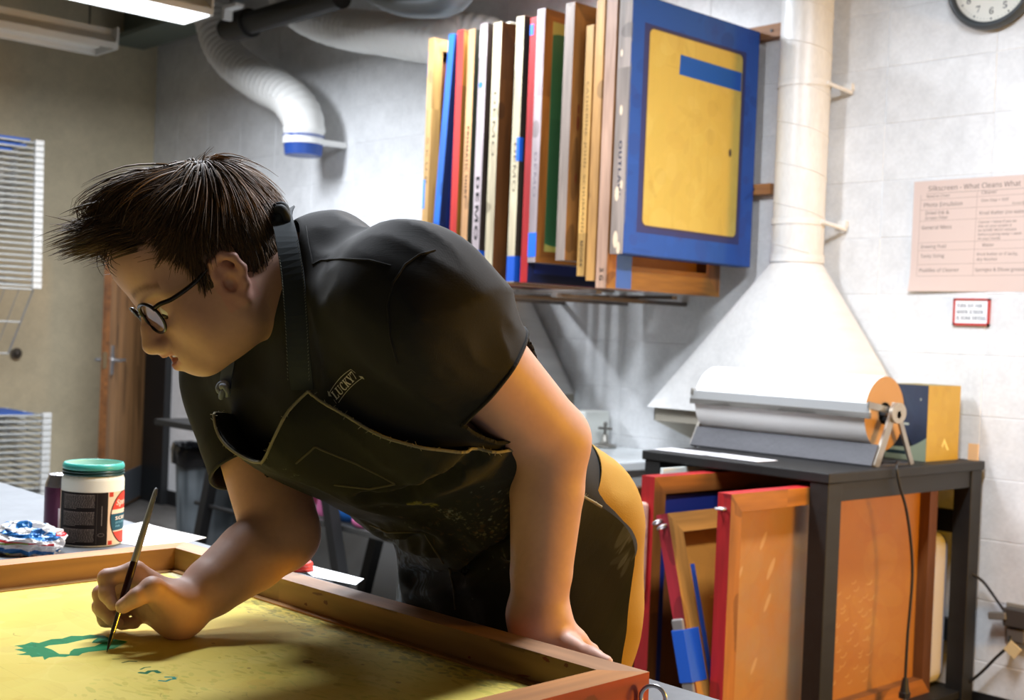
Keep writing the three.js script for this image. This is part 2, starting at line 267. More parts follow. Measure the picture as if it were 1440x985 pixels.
// clock, chart, sign
{
  const c = thing('wall_clock', 'round black-rimmed wall clock with white face', 'clock', V(-2.02, 2.462, WZ + 0.004));
  const rim = new THREE.LatheGeometry([[0.132, 0], [0.152, 0], [0.157, 0.02], [0.152, 0.04], [0.138, 0.045], [0.13, 0.03]].map((p) => new THREE.Vector2(...p)), 64).rotateX(Math.PI / 2);
  add('rim', rim, M(0x3b4145, 0.35), c);
  const ft = canvasTex(512, 512, (g) => {
    g.fillStyle = '#e9e6da'; g.fillRect(0, 0, 512, 512); g.fillStyle = '#22262b'; g.font = 'bold 58px serif'; g.textAlign = 'center'; g.textBaseline = 'middle';
    for (let i = 1; i <= 12; i++) { const a = i * Math.PI / 6; g.fillText(String(i), 256 + Math.sin(a) * 178, 256 - Math.cos(a) * 178); }
    for (let i = 0; i < 60; i++) { const a = i * Math.PI / 30; g.beginPath(); g.arc(256 + Math.sin(a) * 226, 256 - Math.cos(a) * 226, i % 5 ? 2 : 6, 0, 7); g.fill(); }
  });
  add('dial', new THREE.CircleGeometry(0.135, 64).translate(0, 0, 0.022), M(0xffffff, 0.5, 0, { map: ft }), c);
  add('hour_hand', bx(-0.006, -0.01, 0.024, 0.006, 0.07, 0.027).rotateZ(0.9), rubberM, c); add('minute_hand', bx(-0.004, -0.01, 0.028, 0.004, 0.105, 0.03).rotateZ(-0.7), rubberM, c);
  const ct = canvasTex(1024, 800, (g, w, h) => {
    g.fillStyle = '#d2bdb3'; g.fillRect(0, 0, w, h);
    for (let i = 0; i < 900; i++) { g.fillStyle = `rgba(${150 + rnd() * 80 | 0},${120 + rnd() * 60 | 0},${105 + rnd() * 60 | 0},0.06)`; g.fillRect(rnd() * w, rnd() * h, rnd() * 60, rnd() * 3); }
    g.strokeStyle = '#8d7870'; g.lineWidth = 2; const ys = [136, 210, 290, 448, 505, 605, 690];
    for (const y of ys) { g.beginPath(); g.moveTo(58, y); g.lineTo(1000, y - 4); g.stroke(); } for (const x of [58, 480]) { g.beginPath(); g.moveTo(x, 100); g.lineTo(x - 6, 690); g.stroke(); }
    g.fillStyle = '#5f5652'; const T = (s, x, y, z) => { g.font = `${z}px sans-serif`; g.fillText(s, x, y); };
    T('Silkscreen - What Cleans What', 110, 75, 50); g.fillRect(100, 92, 720, 2); T('Need to Clean', 100, 122, 28); T('Cleaner', 510, 118, 32);
    T('Photo Emulsion', 80, 190, 42); T('One Step + Stiff', 510, 172, 28); T('Scrub Brush', 730, 200, 24); T('Dried Ink &', 96, 246, 36); T('Screen Filler', 96, 282, 32); T('Krud Kutter (no water)', 500, 262, 34);
    T('General Mess', 72, 352, 38); ['Cannot + leave if you do', 'this on your screen it', 'be GONE! MUST remove', 'before putting away + wash', 'on your hands'].forEach((s, i) => T(s, 496, 322 + i * 29, 25));
    T('Drawing Fluid', 72, 488, 32); T('Water', 530, 486, 32); T('Tacky Sizing', 76, 556, 34); T('Krud Kutter or if tacky,', 494, 548, 29); T('dry Alcohol', 494, 584, 29); T('Puddles of Cleaner', 68, 660, 36); T('Sponges & Elbow grease', 486, 658, 32);
  });
  const pa = W(1286, 256, WZ + 0.002), pb = W(1278, 410, WZ + 0.002), pw = 0.5, n = 24, g = new THREE.PlaneGeometry(pw, pa.y - pb.y, n, n), p = g.attributes.position;
  for (let i = 0; i < p.count; i++) { const u = p.getX(i) / pw + 0.5, v = p.getY(i) / (pa.y - pb.y) + 0.5; p.setZ(i, 0.002 + 0.014 * Math.pow(Math.max(0, 0.25 - v) * 4, 2) * Math.pow(1 - u, 4) + 0.003 * Math.sin(u * 7) * (1 - v)); }
  g.computeVertexNormals(); g.translate(pa.x + pw / 2, (pa.y + pb.y) / 2, WZ + 0.001); g.rotateZ(0);
  tag(add('cleaning_chart', g, M(0xffffff, 0.85, 0, { map: ct })), 'pinkish paper chart with handwritten table of cleaners on the block wall', 'chart');
  const st = canvasTex(512, 400, (g, w, h) => { g.fillStyle = '#eef0f2'; g.fillRect(0, 0, w, h); g.fillStyle = '#3f4a55'; g.font = 'bold 84px sans-serif'; g.textBaseline = 'middle';['TURN OFF FAN', 'WHEN SCREEN', 'IS DONE DRYING'].forEach((s, i) => { g.save(); g.translate(30, 100 + i * 100); g.scale(450 / g.measureText(s).width * [0.86, 0.9, 1][i], 1); g.fillText(s, 0, 0); g.restore(); }); });
  const s0 = W(1343, 420, WZ), s1 = W(1392, 459, WZ), s = thing('fan_sign', 'small white notice with red frame below the paper chart', 'sign', V((s0.x + s1.x) / 2, (s0.y + s1.y) / 2, WZ + 0.001)), sw = s1.x - s0.x, shh = s0.y - s1.y;
  add('card', new THREE.PlaneGeometry(sw - 0.008, shh - 0.008).translate(0, 0, 0.006), M(0xffffff, 0.6, 0, { map: st }), s);
  const rm = M(0xb23a35, 0.5); for (const [a, b, c2, d] of [[-sw / 2, -shh / 2, sw / 2, -shh / 2 + 0.008], [-sw / 2, shh / 2 - 0.006, sw / 2, shh / 2], [-sw / 2, -shh / 2, -sw / 2 + 0.006, shh / 2], [sw / 2 - 0.006, -shh / 2, sw / 2, shh / 2]]) add('frame_edge', bx(a, b, 0, c2, d, 0.01), rm, s);
}
// ---------------------------------------------------------------- silkscreens
const lin = (hex) => { const c = new THREE.Color(hex); return [c.r, c.g, c.b]; };
function rail(oa, ob, ib, ia, t, cols) { // mitred frame rail: outer edge oa-ob, inner edge ia-ib, faces coloured one by one
  const p = [], n = [], u = [], c = [], L = Math.hypot(ob[0] - oa[0], ob[1] - oa[1]), ex = [(ob[0] - oa[0]) / L, (ob[1] - oa[1]) / L], ey = [-ex[1], ex[0]], off = rnd() * 3;
  const uvOf = (q) => [(q[0] * ex[0] + q[1] * ex[1]) * 0.9 + off, (q[0] * ey[0] + q[1] * ey[1] + q[2]) * 0.9 + off * 1.7];
  const cen = [(oa[0] + ob[0] + ia[0] + ib[0]) / 4, (oa[1] + ob[1] + ia[1] + ib[1]) / 4, 0];
  const face = (q, _, col) => { // normals point away from the rail's middle
    const k = lin(col), e1 = [0, 1, 2].map((i) => q[1][i] - q[0][i]), e2 = [0, 1, 2].map((i) => q[2][i] - q[0][i]);
    let nn = [e1[1] * e2[2] - e1[2] * e2[1], e1[2] * e2[0] - e1[0] * e2[2], e1[0] * e2[1] - e1[1] * e2[0]]; const l = Math.hypot(...nn) || 1, m = [0, 1, 2].map((i) => (q[0][i] + q[2][i]) / 2 - cen[i]);
    const out = nn[0] * m[0] + nn[1] * m[1] + nn[2] * m[2] > 0; nn = nn.map((v) => (out ? v : -v) / l);
    for (const i of out ? [0, 1, 2, 0, 2, 3] : [0, 2, 1, 0, 3, 2]) { p.push(...q[i]); n.push(...nn); u.push(...uvOf(q[i])); c.push(...k); } };
  const z = t / 2, F = (q, s) => [q[0], q[1], s * z];
  face([F(oa, 1), F(ob, 1), F(ib, 1), F(ia, 1)], [0, 0, 1], cols.face); face([F(oa, -1), F(ia, -1), F(ib, -1), F(ob, -1)], [0, 0, -1], cols.back ?? cols.face);
  face([F(oa, -1), F(ob, -1), F(ob, 1), F(oa, 1)], [-ey[0], -ey[1], 0], cols.outer ?? cols.face); face([F(ia, 1), F(ib, 1), F(ib, -1), F(ia, -1)], [ey[0], ey[1], 0], cols.inner ?? cols.face);
  const nm = (a, b, s) => { const d = [b[0] - a[0], b[1] - a[1]], l = Math.hypot(...d) || 1; return [s * d[1] / l, -s * d[0] / l, 0]; };
  face([F(oa, 1), F(ia, 1), F(ia, -1), F(oa, -1)], nm(oa, ia, -1), cols.face); face([F(ob, 1), F(ob, -1), F(ib, -1), F(ib, 1)], nm(ob, ib, 1), cols.face);
  const g = new THREE.BufferGeometry(); for (const [k, a, s] of [['position', p, 3], ['normal', n, 3], ['uv', u, 2], ['color', c, 3]]) g.setAttribute(k, new THREE.Float32BufferAttribute(a, s)); return g;
}
function screenParts(t, w, h, th, m, cols, meshM, mz, full = false) {
  const e = (k) => ({ ...cols, ...(cols[k] || {}) });
  add('frame_rail', rail([0, h], [0, 0], [m, m], [m, h - m], th, e('left')), woodM, t);
  add('frame_rail', rail([0, 0], [w, 0], [w - m, m], [m, m], th, e('bottom')), woodM, t);
  add('frame_rail', rail([w, 0], [w, h], [w - m, h - m], [w - m, m], th, e('right')), woodM, t);
  add('frame_rail', rail([w, h], [0, h], [m, h - m], [w - m, h - m], th, e('top')), woodM, t);
  const i = full ? 0.004 : m - 0.012, g = new THREE.BoxGeometry(w - 2 * i, h - 2 * i, 0.0016).translate(w / 2, h / 2, mz);
  add('mesh_panel', g, meshM, t);
}
const filmM = (draw, tr = 0.25, w = 256, h = 320, rough = 0.5) => new THREE.MeshPhysicalMaterial({ map: canvasTex(w, h, draw), roughness: rough, transmission: tr, thickness: 0, side: THREE.DoubleSide });
const blot = (g, w, h, cols, n, s0, s1, a) => { for (let i = 0; i < n; i++) { g.globalAlpha = a * rnd(); g.fillStyle = cols[Math.floor(rnd() * cols.length)]; g.beginPath(); g.ellipse(rnd() * w, rnd() * h, rr(s0, s1), rr(s0, s1) * rr(0.3, 1), rnd() * 3, 0, 7); g.fill(); } g.globalAlpha = 1; };
const streak = (g, w, h, cols, n, a) => { for (let i = 0; i < n; i++) { g.globalAlpha = a * rnd(); g.fillStyle = cols[Math.floor(rnd() * cols.length)]; g.fillRect(rnd() * w, rnd() * h, rr(0.5, 2), rr(20, h * 0.7)); } g.globalAlpha = 1; };
const film = (base, alt, tr) => filmM((g, w, h) => { g.fillStyle = base; g.fillRect(0, 0, w, h); blot(g, w, h, alt, 60, 10, 50, 0.12); streak(g, w, h, alt, 120, 0.18); }, tr);
function lettering(parent, text, len, size, place, color = '#17140f', weight = 'bold') { // handwriting on the narrow edge: reads downwards
  const tx = canvasTex(512, 64, (g, w, h) => { g.clearRect(0, 0, w, h); g.fillStyle = color; g.font = `${weight} 52px sans-serif`; g.textBaseline = 'middle'; g.save(); g.scale(w / Math.max(1, g.measureText(text).width) * 0.97, 1); g.fillText(text, 4, h / 2); g.restore(); });
  const m = new THREE.MeshStandardMaterial({ map: tx, transparent: true, roughness: 0.7, side: THREE.DoubleSide });
  const g = new THREE.PlaneGeometry(len, size).rotateZ(-Math.PI / 2).rotateY(-Math.PI / 2); g.translate(-0.0006, place, 0); return add('edge_lettering', g, m, parent);
}
const tapeM = M(0x1a63d6, 0.5), tapeNavyM = M(0x16266b, 0.5);
const HS = [];
function hang(label, xl, th, y0, y1, dep, cols, meshM, mz = -0.3, lean = 0, zf = -3.219, m = 0.048, full = false) {
  const t = thing('silkscreen', label, 'silkscreen', V(xl + th / 2, y0, zf), Math.PI / 2, 'silkscreens hanging on the wall rack');
  if (lean) { t.rotation.order = 'ZYX'; t.rotation.z = lean; }
  screenParts(t, dep, y1 - y0, th, m, cols, meshM, mz > 0 ? th / 2 + 0.0004 : -th / 2 + 0.0012, full); HS.push(t); return t;
}
{
  const { pine, honey, brown, pale, grey, cream, lav, red, blue, navy, pinkw } = WOOD;
  // first screen: blue painted face, yellow emulsion
  const face1 = filmM((g, w, h) => {
    g.fillStyle = '#2353a6'; g.fillRect(0, 0, w, h); blot(g, w, h, ['#1b3f8c', '#2a62c0', '#3b3a78', '#1a2f6d'], 160, 10, 60, 0.3); streak(g, w, h, ['#2d6ad0', '#173a80'], 90, 0.4);
    g.fillStyle = '#33305f'; g.globalAlpha = 0.8; g.fillRect(w * 0.085, h * 0.1, w * 0.81, h * 0.815); g.globalAlpha = 1;
    g.fillStyle = '#cdb254'; g.beginPath(); g.roundRect(w * 0.125, h * 0.115, w * 0.74, h * 0.77, 24); g.fill();
    g.save(); g.clip(); blot(g, w, h, ['#e0cb72', '#b09240', '#bda04a', '#dcc96e'], 240, 10, 70, 0.22); streak(g, w, h, ['#8f7430', '#ecd676'], 160, 0.16); g.restore();
    g.lineWidth = 10; g.strokeStyle = 'rgba(70,55,60,0.55)'; g.beginPath(); g.roundRect(w * 0.12, h * 0.112, w * 0.75, h * 0.777, 26); g.stroke();
    g.fillStyle = '#0f55b0'; g.beginPath(); g.moveTo(w * 0.36, h * 0.185); g.lineTo(w * 0.86, h * 0.19); g.lineTo(w * 0.86, h * 0.27); g.lineTo(w * 0.355, h * 0.265); g.fill();
    g.fillStyle = '#3a3030'; g.beginPath(); g.ellipse(w * 0.79, h * 0.535, 9, 16, 0, 0, 7); g.fill();
  }, 0, 768, 960, 0.55);
  const s1 = hang('silkscreen with blue painted face and large yellow emulsion field on wall rack', -3.0, 0.06, 1.523, 2.43, 0.73, { face: 0x2353a6, outer: grey, inner: brown, right: { outer: navy }, bottom: { outer: blue } }, face1, 1, 0, -3.219, 0.05, true);
  lettering(s1, 'OUTLAW', 0.2, 0.026, 0.3, '#23263a');
  for (let i = 0; i < 6; i++) add('paint_chip', new THREE.CircleGeometry(rr(0.008, 0.022), 9).scale(0.6, 1.6, 1).rotateY(-Math.PI / 2).translate(-0.0008, [0.21, 0.24, 0.5, 0.05, 0.7, 0.02][i], rr(-0.012, 0.012)), M(0xd8bfa0, 0.6), s1);
  const s2 = hang('silkscreen with pinkish wood edge sitting low behind the blue and yellow one', -3.062, 0.05, 1.404, 2.44, 0.64, { face: honey, outer: pinkw, inner: brown, bottom: { face: 0xb07a2e } }, film('#8a5a26', ['#6b4018', '#a5702e']), -1, 0, -3.219, 0.085);
  add('tape', bx(0.05, 0.002, 0.0252, 0.13, 0.13, 0.026), M(0x3f64a8, 0.5), s2); lettering(s2, '3 G', 0.05, 0.03, 0.05);
  const s3 = hang('silkscreen with orange brown mesh and navy tape border between wooden neighbours', -3.112, 0.04, 1.43, 2.435, 0.7, { face: pine, outer: pine, inner: brown }, film('#8b4a1a', ['#6f3710', '#a55d22']), -1);
  add('tape', bx(0.03, 0.02, 0.0202, 0.05, 0.98, 0.021), tapeNavyM, s3); add('tape', bx(0.03, 0.03, 0.0204, 0.2, 0.09, 0.0212), tapeNavyM, s3);
  const s4 = hang('short pine silkscreen with thin handwriting down its light edge', -3.158, 0.036, 1.447, 2.344, 0.66, { face: 0xc79348, outer: 0xe0b263, inner: brown }, film('#9a6a2a', ['#7c511c', '#b98537']), -1);
  lettering(s4, 'CATHERINE  JOHN  SCHUMANN', 0.56, 0.02, 0.42, '#5d4a22', ''); lettering(s4, 'MOORE', 0.1, 0.022, 0.08);
  const s5 = hang('silkscreen with weathered grey edge and stained brown rails beside green emulsion', -3.25, 0.046, 1.503, 2.435, 0.7, { face: 0xa8753a, outer: grey, inner: brown }, film('#7d4a1c', ['#5e3410', '#96602a']), -1, 0, -3.2, 0.075);
  for (const [a, b] of [[0.55, 0.02], [0.5, 0.03], [0.3, 0.02]]) add('ink_stain', new THREE.CircleGeometry(b * 0.5, 10).scale(0.5, 2, 1).translate(0.04, a, 0.0234), M(0x6b2f12, 0.6), s5);
  const green = filmM((g, w, h) => { g.fillStyle = '#b9b25a'; g.fillRect(0, 0, w, h); g.fillStyle = '#326b43'; g.beginPath(); g.roundRect(-40, h * 0.05, w + 30, h * 0.925, 60); g.fill(); g.fillStyle = '#2a5c3a'; g.globalAlpha = 0.5; g.fillRect(-10, h * 0.42, w, h * 0.54); g.globalAlpha = 1; streak(g, w, h, ['#3f7a50', '#265232'], 70, 0.3); }, 0.1, 256, 384);
  const s6 = hang('silkscreen with green emulsion and honey coloured wooden rails', -3.418, 0.042, 1.5, 2.445, 0.7, { face: honey, outer: lav, inner: 0x8f6228 }, green, 1, 0, -3.219, 0.055);
  add('tape', bx(-0.001, 0.02, -0.0215, 0.0002, 0.11, 0.0215), tapeM, s6); lettering(s6, 'DEMO', 0.18, 0.024, 0.33, '#6a626a', '');
  const s7 = hang('silkscreen with thin red edge and navy blue face behind the green one', -3.458, 0.038, 1.425, 2.42, 0.72, { face: navy, outer: red, inner: navy }, film('#14276a', ['#0e1c4d', '#1e3a8a'], 0), 1, 0, -3.222);
  add('tape', bx(-0.0012, 0.93, -0.019, 0.0002, 0.97, 0.0), tapeM, s7);
  const s8 = hang('silkscreen with cream edge lettered DEMO and bright blue tape halfway down', -3.532, 0.042, 1.425, 2.435, 0.7, { face: 0x4d4136, outer: cream, inner: 0x2c2622 }, film('#3a332d', ['#241f1c', '#574a3c']), -1);
  add('tape', bx(-0.0006, 0.46, 0.006, 0.02, 0.55, 0.0216), tapeM, s8); add('tape', bx(-0.0008, 0.004, -0.021, 0.16, 0.1, 0.0217), M(0x1650b4, 0.5), s8); lettering(s8, 'DEMO', 0.2, 0.026, 0.44, '#3a352c', '');
  const s9 = hang('silkscreen with pale greenish edge lettered DEMO near the top', -3.662, 0.046, 1.423, 2.432, 0.7, { face: brown, outer: cream, inner: 0x5f3c1a }, film('#4f3315', ['#3a230c', '#684621']), -1, 0, -3.219, 0.07);
  lettering(s9, 'DEMO', 0.27, 0.028, 0.62, '#4a453a', ''); add('metal_clip', bx(0.05, 1.009, -0.015, 0.09, 1.02, 0.015, 0.003), M(0x9a9588, 0.5), s9);
  const s10 = hang('silkscreen with lavender grey edge lettered DEMO in heavy black', -3.742, 0.044, 1.44, 2.44, 0.7, { face: 0x4b4039, outer: lav, inner: navy }, film('#17223f', ['#0f172c', '#25365f'], 0), 1);
  lettering(s10, 'DEMO', 0.27, 0.036, 0.28, '#141414'); add('tape', bx(-0.0008, 0.01, -0.022, 0.06, 0.11, 0.0225), tapeM, s10); add('paint_spot', new THREE.CircleGeometry(0.012, 10).rotateY(-Math.PI / 2).translate(-0.0008, 0.76, -0.006), tapeM, s10);
  const s11 = hang('silkscreen with tan edge and small scribbled writing beside the red edge', -3.812, 0.04, 1.43, 2.428, 0.7, { face: 0x3c4034, outer: 0xd3a575, inner: 0x22261f }, film('#2b3026', ['#1b1f18', '#424a3a']), -1); lettering(s11, 'PRISMATIC SHIRT', 0.3, 0.026, 0.47, '#2a1a12');
  hang('silkscreen with bright red painted edge on the wall rack', -3.88, 0.04, 1.43, 2.435, 0.7, { face: 0x9a6a22, outer: 0xd8322c, inner: brown }, film('#7a5018', ['#5a3a10', '#956a2a']), -1);
  hang('silkscreen with scuffed bright blue edge leaning against the red one', -4.004, 0.038, 1.43, 2.43, 0.7, { face: navy, outer: 0x1c6fe0, inner: navy }, film('#10205c', ['#0c1846', '#1a3384'], 0), 1, -0.07);
  const s14 = hang('silkscreen with light pine edge at the far end of the wall rack', -4.042, 0.036, 1.43, 2.43, 0.66, { face: 0xc09a5e, outer: 0xd8b071, inner: brown }, film('#6b3a22', ['#512a16', '#85502f']), -1); s14.position.x -= 0.022;
  lettering(s14, '5 K U P', 0.2, 0.02, 0.5, '#3f3323', ''); add('tape', bx(-0.0008, 0.3, -0.018, 0.0002, 0.42, -0.004), M(0x3a86d8, 0.5), s14); add('tape', bx(-0.0008, 0.84, -0.0188, 0.05, 0.95, -0.0178), M(0x2a4fb0, 0.5), s14);
  // rack: rails on the wall, shelf bars under the screens
  const r = thing('screen_rack', 'wall rack of wooden rails and grey bars carrying the hanging screens', 'rack');
  const wc = (x0, y0, z0, x1, y1, z1, c) => { const g = bx(x0, y0, z0, x1, y1, z1), k = lin(c), a = new Float32Array(g.attributes.position.count * 3); for (let i = 0; i < a.length; i++) a[i] = k[i % 3]; g.setAttribute('color', new THREE.BufferAttribute(a, 3)); return g; };
  add('wall_rail', wc(-4.2, 2.405, WZ, -2.84, 2.455, -3.955, 0xb98350), woodM, r); add('wall_rail', wc(-4.2, 1.805, WZ, -2.865, 1.845, -3.955, 0xc48a52), woodM, r);
  for (const x of [-2.93, -2.985]) add('screw', new THREE.CylinderGeometry(0.006, 0.006, 0.004, 10).rotateX(Math.PI / 2).translate(x + 0.04, x > -2.95 ? 2.43 : 1.825, -3.953), darkMetalM, r);
  for (const z of [-3.28, -3.7]) add('shelf_bar', bx(-4.2, 1.385, z - 0.015, -3.1, 1.4, z + 0.015, 0.003), M(0x6a625c, 0.5, 0.4), r);
  for (const x of [-4.0, -3.62, -3.3]) add('bracket_arm', bx(x - 0.014, 1.37, WZ, x + 0.014, 1.386, -3.25, 0.002), M(0x6a625c, 0.5, 0.4), r);
}
// ---------------------------------------------------------------- black storage table
const TT = 0.872;
{
  const t = thing('storage_table', 'black wooden storage table holding big screens below the paper roll', 'table');
  add('table_top', bx(-2.67, TT - 0.03, -3.975, -1.97, TT, -3.055, 0.004), blackM, t);
  for (const [x, z] of [[-2.66, -3.13], [-2.036, -3.13], [-2.66, -3.965], [-2.036, -3.965]]) add('leg', bx(x, 0, z, x + 0.062, TT - 0.03, z + 0.07, 0.003), blackM, t);
  for (const x of [-2.645, -2.005]) add('side_rail', bx(x, TT - 0.085, -3.9, x + 0.025, TT - 0.03, -3.13, 0.002), blackM, t);
  for (const y of [0.625, 0.26]) add('back_rail', bx(-2.6, y, -3.965, -1.99, y + 0.075, -3.935, 0.002), blackM, t);
  add('bottom_shelf', bx(-2.655, 0.09, -3.93, -1.985, 0.115, -3.07, 0.002), blackM, t);
  // screens filed below
  const { red, honey, brown, amber } = WOOD;
  const put = (label, x, z, y, len, h, th, m, cols, mm, mz, leanZ = 0) => { const o = thing('large_silkscreen', label, 'silkscreen', V(x, y, z), Math.PI / 2, 'large screens filed under the black table'); if (leanZ) { o.rotation.order = 'ZYX'; o.rotation.z = leanZ; } screenParts(o, len, h, th, m, cols, mm, mz); return o; };
  const ghost = filmM((g, w, h) => {
    g.fillStyle = '#c08136'; g.fillRect(0, 0, w, h); blot(g, w, h, ['#b26a2a', '#cf9a48', '#bd7c40', '#d6a24a'], 130, 20, 90, 0.22); for (let i = 0; i < 260; i++) { g.globalAlpha = 0.1 * rnd(); g.fillStyle = i % 3 ? '#b59a80' : '#a88468'; g.beginPath(); g.ellipse(w * 0.38 * Math.sqrt(rnd()), h * rnd(), rr(10, 60), rr(20, 90), rr(-0.5, 0.5), 0, 7); g.fill(); } g.globalAlpha = 1;
    g.strokeStyle = 'rgba(226,190,130,0.55)'; g.lineWidth = 3; for (let i = 0; i < 46; i++) { const x = w * (0.62 + 0.1 * Math.sin(i)), y = h * (0.42 + i * 0.011); g.beginPath(); g.arc(x, y, 6 + rnd() * 8, 0.2, 2.2); g.stroke(); }
    g.fillStyle = 'rgba(226,196,150,0.5)'; for (const [x, y, s] of [[0.16, 0.17, 1], [0.2, 0.3, 1.2], [0.06, 0.3, 0.8], [0.19, 0.45, 1], [0.14, 0.72, 0.9]]) { g.beginPath(); g.ellipse(w * x, h * y, 5 * s, 22 * s, 0.4, 0, 7); g.fill(); }
  }, 0.3, 640, 512);
  const u4 = put('large amber screen with bright red edge filed nearest the table side', -2.062, -2.702, 0.115, 1.1, 0.71, 0.044, 0.05, { face: honey, outer: red, inner: brown, right: { face: 0x7a4a1c } }, ghost, -0.014);
  add('screw_eye', new THREE.TorusGeometry(0.014, 0.003, 8, 18).rotateX(Math.PI / 2).translate(-0.016, 0.67, 0), steelM, u4);
  const tanF = filmM((g, w, h) => { g.fillStyle = '#b07a30'; g.fillRect(0, 0, w, h); blot(g, w, h, ['#98642a', '#c58a3a'], 70, 20, 80, 0.25); g.fillStyle = '#c98f3c'; g.beginPath(); for (let i = 0; i < 8; i++) { const a = i * Math.PI / 4, r = i % 2 ? 7 : 28; g.lineTo(w * 0.3 + Math.cos(a) * r, h * 0.36 + Math.sin(a) * r * 1.3); } g.fill(); }, 0.25, 384, 384);
  const u3 = put('tilted red-edged screen with blue tape and a taped grey handle', -2.075, -2.665, 0.125, 0.6, 0.645, 0.042, 0.055, { face: 0xc08a42, outer: 0xb8293a, inner: brown }, tanF, -0.014, 0.27);
  add('tape', bx(0.06, 0.0, 0.0212, 0.078, 0.5, 0.022), M(0x12408f, 0.5), u3); add('handle_bar', bx(-0.012, 0.0, -0.02, 0.0, 0.36, 0.02, 0.006), M(0x77706c, 0.5), u3); add('tape', bx(-0.014, 0.19, -0.022, 0.05, 0.33, 0.0225, 0.001), M(0x1552b5, 0.45), u3);
  for (const y of [0.62, 0.635]) add('screw_eye', new THREE.TorusGeometry(0.013, 0.0028, 8, 18).rotateX(1.2).translate(-0.014, y - 0.01, y > 0.63 ? -0.008 : 0.006), steelM, u3);
  const u2 = put('tall red-edged screen with navy taped mesh and pinkish wooden bar', -2.4, -2.78, 0.115, 1.05, 0.715, 0.05, 0.052, { face: 0x9a6128, outer: red, inner: 0x2a2030 }, film('#7a4820', ['#5f3513', '#935b2b']), -1 * 0.016);
  add('tape', bx(0.052, 0.6, 0.012, 0.95, 0.655, 0.014), tapeNavyM, u2); add('tape', bx(0.04, 0.05, 0.0252, 0.058, 0.6, 0.0262), tapeNavyM, u2);
  const wbr = add('wood_bar', bx(-0.024, 0.37, -0.045, -0.001, 0.64, 0.012, 0.011), M(0xd7a79a, 0.6, 0, { map: grain }), u2); add('bolt', new THREE.CylinderGeometry(0.009, 0.009, 0.006, 14).rotateZ(Math.PI / 2).translate(-0.026, 0.61, -0.016), darkMetalM, wbr);
  put('plain brown screen leaning outside the black table by the person', -2.725, -2.9, 0.003, 0.85, 0.74, 0.035, 0.05, { face: 0x8f6232, outer: 0x5c3c1c, inner: brown }, film('#6b4a2e', ['#523720', '#84603e']), -0.012);
  put('wood-edged screen filed behind the large amber one', -2.15, -3.3, 0.115, 0.5, 0.66, 0.04, 0.06, { face: 0x7d4f20, outer: 0xa86e2e, inner: brown }, film('#8a5522', ['#6d3f15', '#a56a2e']), -0.014);
  tag(add('grey_board', bx(-2.5, 0.117, -3.75, -2.488, 0.836, -2.95, 0.001), M(0xc9d0cc, 0.5)), 'pale grey board standing among the screens under the table', 'board');
  // paper roll dispenser
  const d = thing('paper_dispenser', 'metal cutter stand for the paper roll on the black table', 'dispenser', V(0, TT, 0)), X0 = -2.71, X1 = -2.045, CZ = -3.47, CY = 0.158;
  const gm = M(0x4f4f53, 0.55, 0.3, { map: blotch, bumpMap: roughPaint, bumpScale: 0.001 });
  add('base_panel', (() => { const g = bx(X0, 0, -0.004, X1 + 0.03, 0.07, 0.004); g.rotateX(-0.5); g.translate(0, 0.004, -3.35); return g; })(), gm, d);
  add('base_plate', bx(X0, 0, -3.6, X1 + 0.03, 0.006, -3.35), gm, d);
  for (const [x, s] of [[X0 - 0.006, -1], [X1 + 0.03, 1]]) {
    const a = add('side_arm', merge([bar(V(x, 0, -3.37), V(x, CY + 0.03, CZ), 0.03, 0.008, V(1, 0, 0)), bar(V(x, 0, -3.58), V(x, CY + 0.03, CZ), 0.02, 0.008, V(1, 0, 0))]), M(0xa9a49a, 0.35, 0.8), d);
    add('pivot_plate', new THREE.CylinderGeometry(0.032, 0.032, 0.012, 24).scale(1, 1, 1.3).rotateZ(Math.PI / 2).translate(x + s * 0.008, CY + 0.005, CZ), M(0xb5aea0, 0.35, 0.7), a);
    add('cutter_arm', bar(V(x - s * 0.012, CY + 0.01, CZ), V(x - s * 0.012, CY + 0.03, CZ + 0.135), 0.02, 0.006, V(1, 0, 0)), M(0x9a968e, 0.35, 0.8), d);
  }
  add('cutter_bar', bx(X0 - 0.004, CY + 0.005, CZ + 0.122, X1 + 0.02, CY + 0.035, CZ + 0.128, 0.002), M(0xc9cccc, 0.35, 0.5), d);
  add('cutter_blade', bx(X0 - 0.004, CY - 0.012, CZ + 0.118, X1 + 0.02, CY + 0.006, CZ + 0.131, 0.001), M(0x9a9c9c, 0.4, 0.5, { map: grain }), d);
  const p = thing('paper_roll', 'thick roll of white paper in the metal cutter stand', 'paper roll', V((X0 + X1) / 2, TT + CY, CZ)), RL = X1 - X0 - 0.012;
  add('paper', new THREE.CylinderGeometry(0.115, 0.115, RL, 64, 1, true).rotateZ(Math.PI / 2), M(0xf4f3f0, 0.75), p);
  const endM = canvasTex(256, 256, (g) => { g.fillStyle = '#b58c5c'; g.fillRect(0, 0, 256, 256); for (let r = 4; r < 128; r += 3) { g.strokeStyle = `rgba(${r % 2 ? '90,60,30' : '220,185,140'},0.25)`; g.beginPath(); g.arc(128, 128, r, 0, 7); g.stroke(); } });
  for (const s of [-1, 1]) { add('roll_end', new THREE.RingGeometry(0.034, 0.115, 64).rotateY(s * Math.PI / 2).translate(s * RL / 2, 0, 0), M(0xffffff, 0.8, 0, { map: endM }), p); add('core', new THREE.CylinderGeometry(0.034, 0.034, 0.05, 32, 1, true).rotateZ(Math.PI / 2).translate(s * (RL / 2 - 0.024), 0, 0), M(0x14110f, 0.8), p); }
  add('spindle', new THREE.CylinderGeometry(0.012, 0.012, RL + 0.1, 16).rotateZ(Math.PI / 2), steelM, p);
